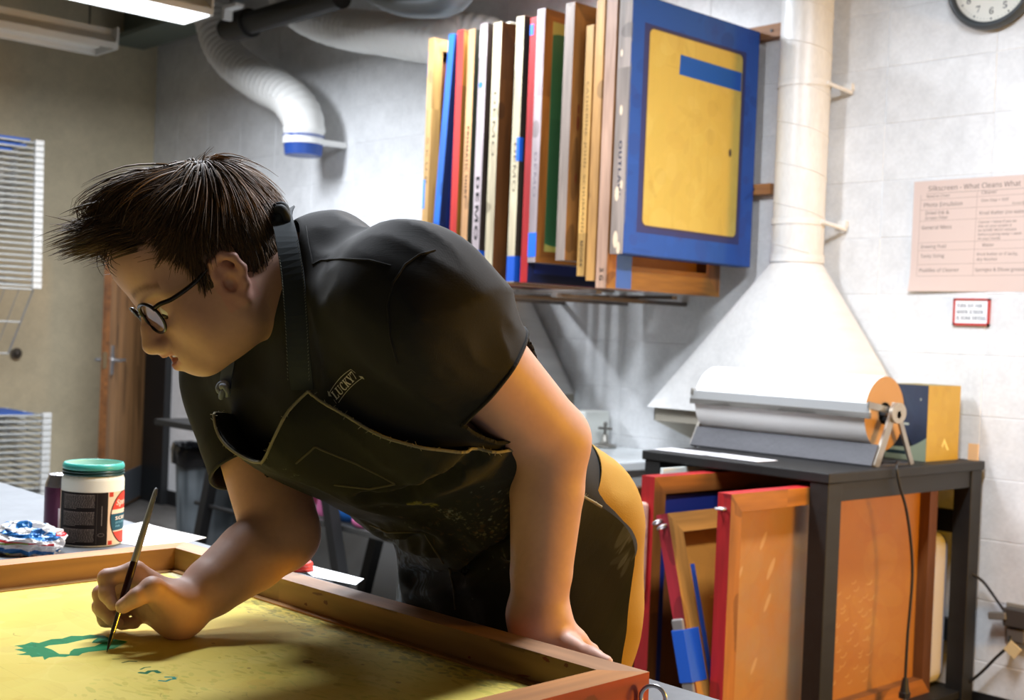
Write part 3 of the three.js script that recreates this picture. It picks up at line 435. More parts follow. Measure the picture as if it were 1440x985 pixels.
  for (const [a, b, c2, e, y] of [[-2.62, -3.12, 0.2, 0.1, 0.05], [-2.42, -3.13, 0.22, 0.1, -0.04]]) tag(add('paper_slip', bx(-c2 / 2, 0, -e / 2, c2 / 2, 0.0008, e / 2).rotateY(y).translate(a + 0.05, TT + 0.001, b - 0.04), M(0xe4e2e6, 0.8)), a < -2.5 ? 'white paper slip lying by the far leg of the black table top' : 'white paper slip lying at the middle of the black table front edge', 'paper');
  // box behind the roll
  const b = thing('cardboard_box', 'navy and yellow cardboard box standing behind the paper roll', 'box', V(-2.045, TT, -3.72));
  const ft = canvasTex(256, 256, (g, w, h) => { g.fillStyle = '#2b3346'; g.fillRect(0, 0, w, h); blot(g, w, h, ['#232a3a', '#353f55'], 40, 20, 60, 0.3); g.fillStyle = '#171a20'; g.beginPath(); g.moveTo(40, 180); g.lineTo(150, 176); g.lineTo(190, 215); g.lineTo(30, 216); g.fill(); g.fillStyle = '#8f9a82'; g.beginPath(); g.moveTo(256, 176); g.quadraticCurveTo(190, 208, 150, 212); g.lineTo(20, 214); g.lineTo(20, 256); g.lineTo(256, 256); g.fill(); g.fillStyle = '#20343a'; g.fillRect(30, 226, 140, 12); g.fillStyle = '#a9ad9e'; g.fillRect(120, 130, 34, 8); g.fillRect(212, 44, 6, 8); });
  const yt = canvasTex(256, 256, (g, w, h) => { g.fillStyle = '#b99a3a'; g.fillRect(0, 0, w, h); blot(g, w, h, ['#a98a30', '#c7aa4a'], 30, 20, 60, 0.3); g.fillStyle = '#e8d880'; g.beginPath(); g.moveTo(120, 205); g.lineTo(140, 180); g.lineTo(180, 222); g.lineTo(164, 222); g.lineTo(140, 196); g.lineTo(128, 214); g.fill(); });
  add('front_panel', new THREE.PlaneGeometry(0.16, 0.245).translate(-0.08, 0.1225, 0.0005), M(0xffffff, 0.5, 0, { map: ft }), b);
  add('side_panel', new THREE.PlaneGeometry(0.21, 0.245).rotateY(Math.PI / 2).translate(0.0005, 0.1225, -0.105), M(0xffffff, 0.5, 0, { map: yt }), b);
  add('carton', bx(-0.16, 0, -0.21, 0, 0.245, 0), M(0x8a7a3c, 0.6), b);
  tag(add('folded_card', bx(-2.02, TT, -3.955, -1.985, TT + 0.055, -3.95), M(0xe0b98a, 0.7)), 'small tan card standing against the wall behind the yellow box', 'card');
  // box fan under the table, against the wall
  const f = thing('box_fan', 'white box fan with slatted grille behind the black table leg', 'fan', V(-2.3, 0.116, -3.875));
  const wm = M(0xc7c6cc, 0.45); const rs = new THREE.Shape(); const rrect = (s, x, y, w, h, r) => { s.moveTo(x + r, y); s.lineTo(x + w - r, y); s.quadraticCurveTo(x + w, y, x + w, y + r); s.lineTo(x + w, y + h - r); s.quadraticCurveTo(x + w, y + h, x + w - r, y + h); s.lineTo(x + r, y + h); s.quadraticCurveTo(x, y + h, x, y + h - r); s.lineTo(x, y + r); s.quadraticCurveTo(x, y, x + r, y); };
  rrect(rs, -0.24, 0, 0.48, 0.5, 0.05); const hole = new THREE.Path(); rrect(hole, -0.205, 0.035, 0.41, 0.43, 0.04); rs.holes.push(hole);
  add('fan_housing', new THREE.ExtrudeGeometry(rs, { depth: 0.07, bevelEnabled: true, bevelSize: 0.004, bevelThickness: 0.004, bevelSegments: 1, curveSegments: 6 }).translate(0, 0.006, -0.035), wm, f);
  for (let i = 0; i < 22; i++) add('grille_slat', bx(-0.207, 0.05 + i * 0.0195, 0.028, 0.207, 0.057 + i * 0.0195, 0.034), wm, f);
  for (let i = 0; i < 7; i++) add('grille_rib', bx(-0.2 + i * 0.066, 0.04, 0.024, -0.196 + i * 0.066, 0.48, 0.028), wm, f);
  const bl = add('fan_blade', merge([0, 1, 2, 3, 4].map((k) => bx(0.02, -0.05, -0.003, 0.18, 0.05, 0.003).rotateX(0.5).rotateZ(k * 1.2566))), M(0xa9a9ae, 0.5), f); bl.position.set(0, 0.255, 0);
  // cords
  const cm = M(0x161412, 0.5), c0 = [HY(1240, 652, TT + 0.006), HY(1262, 650, TT + 0.012), V(-1.962, TT + 0.006, -3.4), V(-1.955, TT - 0.04, -3.405), XP(1275, 720, -1.955), XP(1283, 800, -1.955), XP(1276, 900, -1.955), XP(1273, 955, -1.955)];
  const co = thing('power_cord', 'dark power cord with plug hanging down the table side', 'cord');
  add('cable', tube(c0, 0.0045, 80, 8), cm, co); const e = c0[7];
  add('plug', merge([new THREE.CylinderGeometry(0.008, 0.015, 0.045, 12).translate(e.x, e.y - 0.02, e.z), bx(e.x - 0.012, e.y - 0.06, e.z - 0.016, e.x + 0.012, e.y - 0.04, e.z + 0.016, 0.003)]), cm, co);
  for (const s of [-0.007, 0.007]) add('prong', bx(e.x - 0.001, e.y - 0.078, e.z + s - 0.003, e.x + 0.001, e.y - 0.06, e.z + s + 0.003), steelM, co);
  const ow = W(1432, 880, WZ), o = thing('wall_outlet', 'grey wall outlet with adapters plugged in beside the table leg', 'outlet', V(ow.x, ow.y, WZ + 0.003));
  add('cover_plate', bx(-0.04, -0.06, 0, 0.06, 0.07, 0.006, 0.002), M(0x8f887c, 0.5), o); add('adapter', bx(-0.03, 0.0, 0.006, 0.05, 0.06, 0.05, 0.006), M(0x3b3733, 0.5), o); add('adapter', bx(-0.02, -0.05, 0.006, 0.04, -0.005, 0.04, 0.006), M(0x57524c, 0.5), o);
  const ca = thing('power_cord', 'black cord with grey plug running from the table to the upper socket', 'cord');
  add('cable', tube([W(1365, 806, -3.93), W(1382, 818, -3.95), W(1400, 842, -3.95), W(1416, 866, -3.95), V(ow.x - 0.02, ow.y + 0.03, WZ + 0.045)], 0.005, 50, 8), cm, ca); { const q = W(1412, 868, -3.95); add('plug', bx(-0.03, -0.012, -0.012, 0.03, 0.012, 0.012, 0.004).rotateZ(0.15).translate(q.x - 0.02, q.y, q.z), M(0x6a665f, 0.6), ca); }
  const cb = thing('power_cord', 'black cord with pale tag rising from the floor to the outlet', 'cord');
  add('cable', tube([W(1360, 962, -3.94), W(1378, 948, -3.95), W(1400, 926, -3.95), W(1418, 908, -3.95), V(ow.x - 0.005, ow.y - 0.03, WZ + 0.04)], 0.005, 50, 8), cm, cb); { const q = W(1424, 914, -3.94); add('cord_tag', bx(-0.022, -0.02, -0.002, 0.022, 0.02, 0.002).rotateZ(-0.6).translate(q.x, q.y, q.z), M(0xd6bd8a, 0.7), cb); }
}
// ---------------------------------------------------------------- work table and the screen on it
const TY = 0.802, FY = 0.847;
{
  const t = thing('work_table', 'long grey-white work table under the yellow screen', 'table');
  const tm = M(0x7f8387, 0.65, 0, { map: blotch, bumpMap: roughPaint, bumpScale: 0.0002 });
  add('table_top', bx(-4.05, TY - 0.035, -1.206, -0.42, TY, 0.02, 0.004), tm, t);
  for (const [x, z] of [[-3.95, -1.12], [-0.55, -1.12], [-3.95, -0.1], [-0.55, -0.1]]) add('leg', bx(x, 0, z, x + 0.06, TY - 0.035, z + 0.06, 0.004), M(0x8d9092, 0.5, 0.3), t);
  for (const z of [-1.1, -0.08]) add('apron_rail', bx(-3.9, TY - 0.12, z, -0.5, TY - 0.035, z + 0.025), M(0x8d9092, 0.5, 0.3), t);
}
const SCR = new THREE.Group();
{
  const BR = V(-0.934, TY + 0.0008, -1.098), BL = V(-1.956, TY + 0.0008, -1.058), w = BR.distanceTo(BL), dp = 0.82, h = FY - TY - 0.001, m = 0.043, th = Math.atan2(-(BR.z - BL.z), BR.x - BL.x);
  const t = SCR; t.name = numbered('work_silkscreen'); t.position.copy(BL); t.rotation.y = th; scene.add(t); tag(t, 'wooden silkscreen with yellow mesh lying on the work table', 'silkscreen');
  // local: x along the back rail, z towards the near side, y up. Rails are built flat, then laid down
  const lay = (g) => g.rotateX(Math.PI / 2).translate(0, h / 2, 0), c = { face: 0xc98b4a, back: 0xc98b4a, outer: 0xb54a26, inner: 0xb98446 };
  const R4 = (oa, ob, ib, ia, k) => add('frame_rail', lay(rail(oa, ob, ib, ia, h, k)), woodM, t);
  R4([w, 0], [0, 0], [m, m], [w - m, m], { ...c, inner: 0xa9855c, outer: 0xb98454, back: 0xcfa078, face: 0xcfa078 }); R4([0, 0], [0, dp], [m, dp - m], [m, m], { ...c, inner: 0xb07433, face: 0xc88744, back: 0xc88744 });
  R4([0, dp], [w, dp], [w - m, dp - m], [m, dp - m], c); R4([w, dp], [w, 0], [w - m, m], [w - m, dp - m], { ...c, outer: 0xc23a1e });
  const toL = (x, y) => t.worldToLocal(HY(x, y, TY + 0.007)); t.updateMatrixWorld(true);
  const CW = 1536, CH = 1216, tex = canvasTex(CW, CH, (g) => {
    const X = (x, y) => { const p = toL(x, y); return [p.x / w * CW, p.z / dp * CH]; };
    g.fillStyle = '#e5d26a'; g.fillRect(0, 0, CW, CH);
    blot(g, CW, CH, ['#ecdd84', '#dabf50', '#e4d372', '#d2ba4c'], 260, 40, 160, 0.22); blot(g, CW, CH, ['#d3ac48', '#c5a046', '#f1e6a0'], 160, 10, 60, 0.2);
    g.filter = 'none';
    for (let i = 0; i < 900; i++) { g.globalAlpha = 0.10 * rnd(); g.strokeStyle = rnd() < 0.6 ? '#9c8030' : '#efe39a'; g.lineWidth = rr(1, 4); const x = rnd() * CW, y = rnd() * CH; g.beginPath(); g.moveTo(x, y); g.lineTo(x + rr(20, 130), y + rr(-8, 8)); g.stroke(); } g.globalAlpha = 1;
    // old greenish tint and grey bare mesh along the rails
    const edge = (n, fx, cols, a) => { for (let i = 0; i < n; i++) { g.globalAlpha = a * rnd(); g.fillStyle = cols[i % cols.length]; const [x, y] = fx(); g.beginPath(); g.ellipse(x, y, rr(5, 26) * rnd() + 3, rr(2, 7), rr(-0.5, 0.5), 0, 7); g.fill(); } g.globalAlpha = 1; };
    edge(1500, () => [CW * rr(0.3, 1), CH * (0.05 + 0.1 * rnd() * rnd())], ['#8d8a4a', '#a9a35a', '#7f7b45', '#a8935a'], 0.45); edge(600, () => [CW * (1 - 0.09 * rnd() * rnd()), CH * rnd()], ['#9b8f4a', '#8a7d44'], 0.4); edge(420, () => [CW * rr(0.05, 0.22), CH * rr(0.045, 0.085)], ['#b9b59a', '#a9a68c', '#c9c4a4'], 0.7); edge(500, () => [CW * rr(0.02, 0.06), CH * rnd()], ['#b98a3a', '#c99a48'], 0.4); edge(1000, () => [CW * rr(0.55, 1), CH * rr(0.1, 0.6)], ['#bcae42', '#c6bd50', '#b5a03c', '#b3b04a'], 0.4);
    // stains
    for (const [x, y, r] of [[433, 931, 6], [300, 905, 2.4], [560, 960, 3], [655, 950, 3], [350, 940, 2.2], [510, 935, 2]]) { const [a, b] = X(x, y); g.globalAlpha = 0.4; g.fillStyle = '#7d5a2a'; g.beginPath(); g.ellipse(a, b, r * 2.2, r * 1.6, 0.3, 0, 7); g.fill(); } g.globalAlpha = 1;
    for (let i = 0; i < 70; i++) { g.globalAlpha = 0.35 * rnd(); g.strokeStyle = '#6d5a24'; g.lineWidth = rr(1, 3); const x = CW * rr(0.3, 1), y = CH * rr(0.08, 0.6); g.beginPath(); g.moveTo(x, y); g.quadraticCurveTo(x + rr(-20, 20), y + rr(-15, 15), x + rr(-40, 40), y + rr(-14, 14)); g.stroke(); } g.globalAlpha = 1;
    // green drawing fluid: crop coordinates of the drawing
    const C = (a, b) => X(a * 0.20833, 850 + b * 0.20833), poly = (l, f) => { g.fillStyle = f; g.beginPath(); l.forEach((q, i) => { const [x, y] = C(...q); i ? g.lineTo(x, y) : g.moveTo(x, y); }); g.closePath(); };
    const ring = [[105, 280], [165, 272], [212, 256], [262, 262], [350, 236], [420, 232], [480, 214], [560, 214], [610, 206], [700, 212], [735, 228], [770, 236], [860, 252], [830, 268], [770, 300], [700, 312], [600, 322], [555, 332], [530, 348], [470, 348], [440, 356], [390, 354], [330, 360], [300, 376], [290, 352], [215, 358], [200, 344], [125, 342], [180, 326], [100, 306], [160, 298]];
    const hole = [[330, 278], [450, 266], [520, 250], [590, 234], [660, 228], [630, 246], [620, 262], [690, 262], [640, 284], [560, 294], [500, 302], [476, 318], [468, 338], [400, 336], [350, 306], [300, 290]];
    poly(ring, '#0a7f48'); C(0, 0); hole.slice().reverse().forEach((q, i) => { const [x, y] = C(...q); i ? g.lineTo(x, y) : g.moveTo(x, y); }); g.closePath(); g.fill('evenodd'); g.save(); poly(ring, '#0a7f48'); g.clip();
    for (let i = 0; i < 60; i++) { g.globalAlpha = 0.35 * rnd(); g.strokeStyle = rnd() < 0.6 ? '#075c34' : '#5fb88a'; g.lineWidth = rr(2, 6); const [x, y] = C(rr(110, 760), rr(215, 360)); g.beginPath(); g.moveTo(x, y); g.lineTo(x + rr(-30, 30), y + rr(-16, 16)); g.stroke(); } g.restore(); g.globalAlpha = 1; poly(hole, '#e8d772'); g.fill();
    poly([[640, 250], [720, 225], [735, 250], [680, 262]], '#3c9a74'); g.fill(); g.globalAlpha = 0.5; poly([[740, 235], [860, 262], [810, 290], [735, 300]], '#86a67a'); g.fill(); g.globalAlpha = 1;
    const line = (l, col, lw) => { g.strokeStyle = col; g.lineWidth = lw; g.lineCap = 'round'; g.beginPath(); l.forEach((q, i) => { const [x, y] = C(...q); i ? g.lineTo(x, y) : g.moveTo(x, y); }); g.stroke(); };
    line([[830, 394], [870, 384], [918, 386]], '#55632a', 5); line([[765, 370], [800, 369]], '#8a8f3a', 5); line([[950, 440], [975, 428], [1012, 424]], '#3d6a3a', 4); line([[948, 462], [985, 466], [1010, 452], [1050, 450], [1072, 462]], '#1f6b45', 9); line([[1078, 516], [1120, 520], [1150, 508], [1180, 505], [1170, 492], [1120, 492]], '#2f8a7a', 6); line([[1150, 492], [1190, 494]], '#5fa99a', 4);
    line([[110, 305], [180, 318]], '#2f8a5a', 3); line([[120, 338], [200, 330]], '#2f8a5a', 3); line([[105, 282], [190, 284]], '#2f8a5a', 3);
  });
  const g = new THREE.PlaneGeometry(w - 2 * m + 0.02, dp - 2 * m + 0.02).rotateX(-Math.PI / 2).translate(w / 2, 0.006, dp / 2), uv = g.attributes.uv, p = g.attributes.position;
  for (let i = 0; i < p.count; i++) uv.setXY(i, p.getX(i) / w, 1 - p.getZ(i) / dp);
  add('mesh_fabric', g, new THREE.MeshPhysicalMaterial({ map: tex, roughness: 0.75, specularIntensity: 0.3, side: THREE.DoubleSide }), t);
  // narrow ledge of glue and cord along the inside of the rails
  const lm = M(0xb98a44, 0.6, 0, { map: grain });
  for (const [a, b, c2, d] of [[m, m, w - m, m + 0.012], [m, m, m + 0.012, dp - m], [w - m - 0.012, m, w - m, dp - m]]) add('mesh_cord', bx(a, 0.004, b, c2, 0.009, d, 0.002), lm, t);
  const sM = M(0x5e1c14, 0.5); for (const [x, y, a, b] of [[447, 836, 0.013, 0.0022], [430, 850, 0.0042, 0.0025], [458, 848, 0.006, 0.0032], [768, 926, 0.006, 0.0028], [796, 934, 0.0035, 0.0028], [660, 925, 0.003, 0.002], [735, 955, 0.012, 0.0015]]) { // on the inner face of the back rail
    const v = dirOf(x, y), o = camera.position.clone(), q = t.worldToLocal(o.addScaledVector(v, 1.0)), c0 = t.worldToLocal(camera.position.clone()), dd = q.clone().sub(c0), s = (m + 0.0006 - c0.z) / dd.z, hp = c0.addScaledVector(dd, s);
    if (hp.y > 0.004 && hp.y < h) add('ink_stain', (() => { const q = new THREE.CircleGeometry(1, 18), qp = q.attributes.position; for (let i = 1; i < qp.count; i++) { const k = rr(0.6, 1.15); qp.setXY(i, qp.getX(i) * k, qp.getY(i) * k); } return q; })().scale(a, Math.min(b, h * 0.3), 1).rotateZ(rr(-0.3, 0.3)).translate(hp.x, Math.min(h - b - 0.002, Math.max(b + 0.01, hp.y)), m + 0.0006), sM, t);
  }
  const ringG = new THREE.TorusGeometry(0.014, 0.0025, 10, 24); ringG.rotateY(0.5).translate(w + 0.016, h * 0.45, 0.012); add('screw_eye', ringG, steelM, t);
  add('metal_strip', bx(w + 0.0003, 0.004, 0.12, w + 0.003, 0.02, 0.5, 0.001), steelM, t);
}
// ---------------------------------------------------------------- jar, can, wrapper, papers
{
  const jc = HY(128, 764, TY), j = thing('ink_jar', 'open white plastic ink jar with black label and teal stained rim', 'jar', V(jc.x, TY, jc.z), 65.6 * Math.PI / 180);
  const lathe = (l, n = 64) => new THREE.LatheGeometry(l.map((p) => new THREE.Vector2(...p)), n);
  const bt = canvasTex(1024, 512, (g, w, h) => { g.fillStyle = '#e9ecdd'; g.fillRect(0, 0, w, h); for (let i = 0; i < 520; i++) { g.globalAlpha = rr(0.1, 0.6); g.fillStyle = ['#2f6a5a', '#7fae9c', '#173a35', '#a9c7ae'][i % 4]; const y = h * 0.02 + rnd() * rnd() * h * 0.3; g.beginPath(); g.ellipse(rnd() * w, y, rr(1, 9), rr(1, 5), rnd() * 3, 0, 7); g.fill(); } g.globalAlpha = 1; });
  add('jar_body', lathe([[0, 0], [0.052, 0], [0.0565, 0.004], [0.0565, 0.121], [0.0545, 0.128], [0.0525, 0.131]]), M(0xffffff, 0.4, 0, { map: bt }), j);
  const lt = canvasTex(1024, 512, (g, w, h) => { // angles: 0 = facing the viewer
    const A = (d) => (d + 180) / 360 * w; g.fillStyle = '#e8c9a4'; g.fillRect(0, 0, w, h); g.fillStyle = '#191513'; g.fillRect(A(-78), 0, A(29) - A(-78), h);
    g.fillStyle = '#8d857c'; for (let s = 0; s < 3; s++) for (let i = 0; i < 11; i++) { const y = 22 + s * 165 + i * 13; let x = A(-62); const e = i === 10 ? A(-30) : A(4); while (x < e) { const l = rr(4, 14); g.fillRect(x, y, Math.min(l, e - x), i ? 5 : 7); x += l + 3; } }
    g.fillStyle = '#4d463f'; g.fillRect(A(8), 10, 2, h - 20); g.fillStyle = '#8d857c'; g.fillRect(A(17), 130, 3, 190); g.strokeStyle = '#6d655c'; g.lineWidth = 3; g.beginPath(); g.arc(A(17), 410, 16, 0, 7); g.stroke();
    const x0 = A(31), x1 = A(130); g.fillStyle = '#e8c9a4'; g.fillRect(x0, 0, x1 - x0, h); g.fillStyle = '#c2402e'; g.fillRect(x0, 0, 26, 46); g.fillRect(x0, h - 40, 26, 40);
    const cx = A(75), cy = h * 0.5; g.fillStyle = '#191513'; g.beginPath(); g.ellipse(cx, cy, 118, 262, 0, 0, 7); g.fill(); g.fillStyle = '#ecd3b2'; g.beginPath(); g.ellipse(cx, cy, 110, 250, 0, 0, 7); g.fill(); g.save(); g.clip(); g.fillStyle = '#cf4433'; g.fillRect(x0, 0, 300, h * 0.34); g.fillRect(x0, h * 0.76, 300, h * 0.3); g.fillStyle = '#22505f'; g.fillRect(x0, h * 0.42, 300, h * 0.32); g.restore();
    g.fillStyle = '#f2dcc0'; g.font = 'italic bold 74px serif'; g.save(); g.translate(A(48), h * 0.26); g.scale(0.55, 1); g.fillText('Speedball', 0, 0); g.restore(); g.font = 'bold 46px sans-serif'; g.fillText('SCREEN', A(46), h * 0.54); g.fillStyle = '#7fb0bd'; g.font = '30px sans-serif'; g.fillText('printing', A(47), h * 0.61); g.fillText('ink', A(47), h * 0.68);
  });
  add('label', new THREE.CylinderGeometry(0.0569, 0.0569, 0.098, 96, 1, true, -Math.PI, 2 * Math.PI).translate(0, 0.053, 0), new THREE.MeshPhysicalMaterial({ map: lt, roughness: 0.6, specularIntensity: 0.3, side: THREE.DoubleSide }), j);
  const dk = M(0x113c37, 0.3), teal = M(0x3fa89a, 0.3);
  add('thread', merge([0.133, 0.1385].map((y) => new THREE.TorusGeometry(0.0535, 0.0026, 10, 64).rotateX(Math.PI / 2).translate(0, y, 0)).concat([lathe([[0.0525, 0.13], [0.0525, 0.142]])])), dk, j);
  add('rim', lathe([[0.0545, 0.142], [0.056, 0.145], [0.0555, 0.149], [0.0535, 0.153], [0.0515, 0.1535], [0.0507, 0.151]]), teal, j);
  add('inner_wall', lathe([[0.0508, 0.1525], [0.0502, 0.14], [0.0502, 0.05], [0, 0.05]]), M(0xbfe0d0, 0.4), j);
  add('ink', new THREE.CircleGeometry(0.05, 48).rotateX(-Math.PI / 2).translate(0, 0.06, 0), M(0x1f7d5c, 0.2), j);
  const cc = HY(86, 757, TY), c = thing('drink_can', 'purple and silver drink can behind the ink jar', 'can', V(cc.x, TY, cc.z), 1.1);
  const ct = canvasTex(512, 256, (g, w, h) => { g.fillStyle = '#57213f'; g.fillRect(0, 0, w, h); blot(g, w, h, ['#421631', '#6d2d50'], 40, 10, 40, 0.4); g.fillStyle = '#cfc9cc'; for (const x of [240, 500]) { g.fillRect(x, 60, 90, 190); g.fillStyle = '#3a2a34'; for (let i = 0; i < 9; i++) g.fillRect(x + 8, 70 + i * 19, 60 + (i * 31) % 16, i < 2 ? 12 : 6); g.fillStyle = '#cfc9cc'; } });
  add('can_wall', lathe([[0.0325, 0.012], [0.033, 0.018], [0.033, 0.1]]), M(0xffffff, 0.3, 0.5, { map: ct }), c);
  add('can_end', lathe([[0, 0.006], [0.022, 0.002], [0.026, 0], [0.0325, 0.012]]), steelM, c); add('can_shoulder', lathe([[0.033, 0.1], [0.0315, 0.108], [0.027, 0.119], [0.0275, 0.123], [0.025, 0.1225], [0.024, 0.118], [0, 0.118]]), M(0xc4c4c8, 0.25, 0.9), c);
  add('pull_tab', new THREE.TorusGeometry(0.008, 0.0022, 8, 20).scale(1, 1.4, 1).rotateX(-0.5).translate(0.012, 0.128, 0.006), steelM, c);
  // crumpled snack wrapper
  const wc = HY(38, 778, TY), g = new THREE.IcosahedronGeometry(1, 24), p = g.attributes.position, uv = [];
  for (let i = 0; i < p.count; i++) { const v = V(p.getX(i), p.getY(i), p.getZ(i)); uv.push(Math.atan2(v.z, v.x) / 6.283 + 0.5, v.y * 0.5 + 0.5); const rdg = (f, s) => 1 - Math.abs(noise3(v.x * f + s, v.y * f, v.z * f + s) * 2 - 1); const k = 0.8 + 0.3 * rdg(2.1, 3) + 0.16 * rdg(4.7, 9) + 0.06 * rdg(10, 5); p.setXYZ(i, v.x * k * 0.056, Math.max(-0.021, v.y * k * 0.03), v.z * k * 0.042); }
  g.setAttribute('uv', new THREE.Float32BufferAttribute(uv, 2)); g.computeVertexNormals();
  const wt = canvasTex(512, 256, (q, w, h) => { q.fillStyle = '#e9e6e2'; q.fillRect(0, 0, w, h); const sw = (col, n, lw) => { q.strokeStyle = col; q.lineWidth = lw; for (let i = 0; i < n; i++) { q.beginPath(); let x = rnd() * w, y = rnd() * h; q.moveTo(x, y); q.bezierCurveTo(x + rr(-80, 80), y + rr(-50, 50), x + rr(-120, 120), y + rr(-60, 60), x + rr(-160, 160), y + rr(-50, 50)); q.stroke(); } }; sw('#2a6fae', 10, 26); sw('#b92f33', 6, 14); sw('#e8e4e0', 8, 10); sw('#d6cf3a', 2, 16); sw('#7d9d3a', 1, 10); q.fillStyle = '#cfc4b2'; q.fillRect(0, h * 0.74, w, h * 0.26); });
  const wr = add('snack_wrapper', g, M(0xffffff, 0.28, 0.15, { map: wt })); wr.position.set(wc.x, TY + 0.0215, wc.z); wr.rotation.y = 0.9; tag(wr, 'crumpled white, blue and red snack wrapper beside the ink jar', 'wrapper');
  const sheet = (pts, y, col, name, label) => { const s = new THREE.Shape(pts.map(([a, b]) => { const q = HY(a, b, TY); return new THREE.Vector2(q.x, -q.z); })); const q = new THREE.ExtrudeGeometry(s, { depth: 0.0006, bevelEnabled: false }).rotateX(-Math.PI / 2).translate(0, TY + y, 0); return tag(add(name, q, M(col, 0.8)), label, 'paper'); };
  sheet([[150, 762], [172, 742], [200, 735], [216, 740], [232, 744], [290, 757], [262, 764], [215, 772]], 0.0004, 0xf3efe9, 'paper_sheet', 'white paper sheet on the work table beside the ink jar');
  sheet([[424, 800], [440, 797], [512, 815], [500, 824], [440, 812]], 0.0004, 0xe9ecee, 'paper_sheet', 'white paper scrap on the table edge near the red cap');
  const rc = HY(424, 803, TY); const cap = add('bottle_cap', lathe([[0, 0.016], [0.016, 0.016], [0.019, 0.014], [0.02, 0.01], [0.018, 0.008], [0.02, 0.006], [0.021, 0], [0, 0]], 40), M(0xe2412f, 0.4)); cap.position.set(rc.x, TY + 0.001, rc.z); tag(cap, 'small red plastic cap on the table edge behind the arm', 'cap');
}
// ---------------------------------------------------------------- left background: drying rack, bench, bin
{
  const wm = M(0xb4b5b1, 0.45, 0.2), bm = M(0xc9c9c5, 0.5), t = thing('drying_rack', 'white wire print drying rack against the beige side wall', 'drying rack', V(-7.02, 0, 0));
  const shelfGeo = (z0, z1, dx, tilt) => { const l = []; for (const x of [0, -dx * 0.5, -dx]) l.push(rod(V(x, 0, z0), V(x, 0, z1), 0.0055, 0.0055, 6)); for (let i = 0; i <= 12; i++) { const z = z0 + (z1 - z0) * i / 12; l.push(rod(V(0, 0, z), V(-dx, tilt * dx, z), i % 12 ? 0.0028 : 0.0055, i % 12 ? 0.0028 : 0.0055, 5)); } for (const q of l.slice(1, 3)) if (tilt) q.translate(0, tilt * dx * (q === l[1] ? 0.5 : 1), 0); return merge(l); };
  const up = shelfGeo(-2.81, -1.85, 0.55, 0.05), lo = shelfGeo(-2.895, -1.85, 0.55, 0), blk = new RoundedBoxGeometry(0.034, 0.03, 0.05, 1, 0.004);
  for (let i = 0; i < 25; i++) { const s = add('shelf', up, wm, t); s.position.y = 1.39 + i * 0.0335; s.position.z = i * 0.0006; const b = add('end_block', blk, bm, s); b.position.set(0.004, 0, -2.815); }
  for (let i = 0; i < 14; i++) { const s = add('shelf', lo, wm, t); s.position.y = 0.21 + i * 0.0345; const b = add('end_block', blk, bm, s); b.position.set(0.004, 0, -2.9); }
  const hs = add('hanging_shelf', shelfGeo(-2.8, -1.85, 0.5, 0), wm, t); hs.rotation.z = 0; hs.geometry = hs.geometry.clone().rotateZ(-0.0).translate(0, 0, 0); hs.position.set(0, 1.37, 0); hs.geometry.translate(0.5, 0, 0).rotateZ(-2.3); hs.rotation.x = 0;
  for (const z of [-2.7, -1.95]) add('post', bx(-0.6, 0, z - 0.015, -0.57, 2.25, z + 0.015), wm, t);
  add('foot_frame', merge([bx(-0.6, 0.06, -2.715, 0.0, 0.09, -2.685), bx(-0.6, 0.06, -1.965, 0, 0.09, -1.935)]), wm, t);
  for (const [x, z] of [[-0.58, -2.7], [-0.03, -2.7], [-0.58, -1.95], [-0.03, -1.95]]) add('caster', new THREE.CylinderGeometry(0.032, 0.032, 0.025, 20).rotateX(Math.PI / 2).translate(x, 0.032, z), rubberM, t);
  const bp = M(0x1d4f9c, 0.6);
  tag(add('blue_print', bx(-7.5, 0.662, -2.84, -7.05, 0.668, -2.1), bp), 'large blue print drying on the lower rack shelf', 'print');
  for (const [y, z0, z1, w] of [[2.203, -2.76, -2.2, 'topmost shelf of the wire drying rack'], [2.17, -2.74, -2.3, 'second shelf from the top of the wire rack'], [2.137, -2.66, -2.35, 'third shelf from the top of the wire rack']]) tag(add('blue_print', bx(-7.4, y, z0, -7.04, y + 0.012, z1), bp), 'blue print drying on the ' + w, 'print', 'blue prints at the top of the drying rack');
}
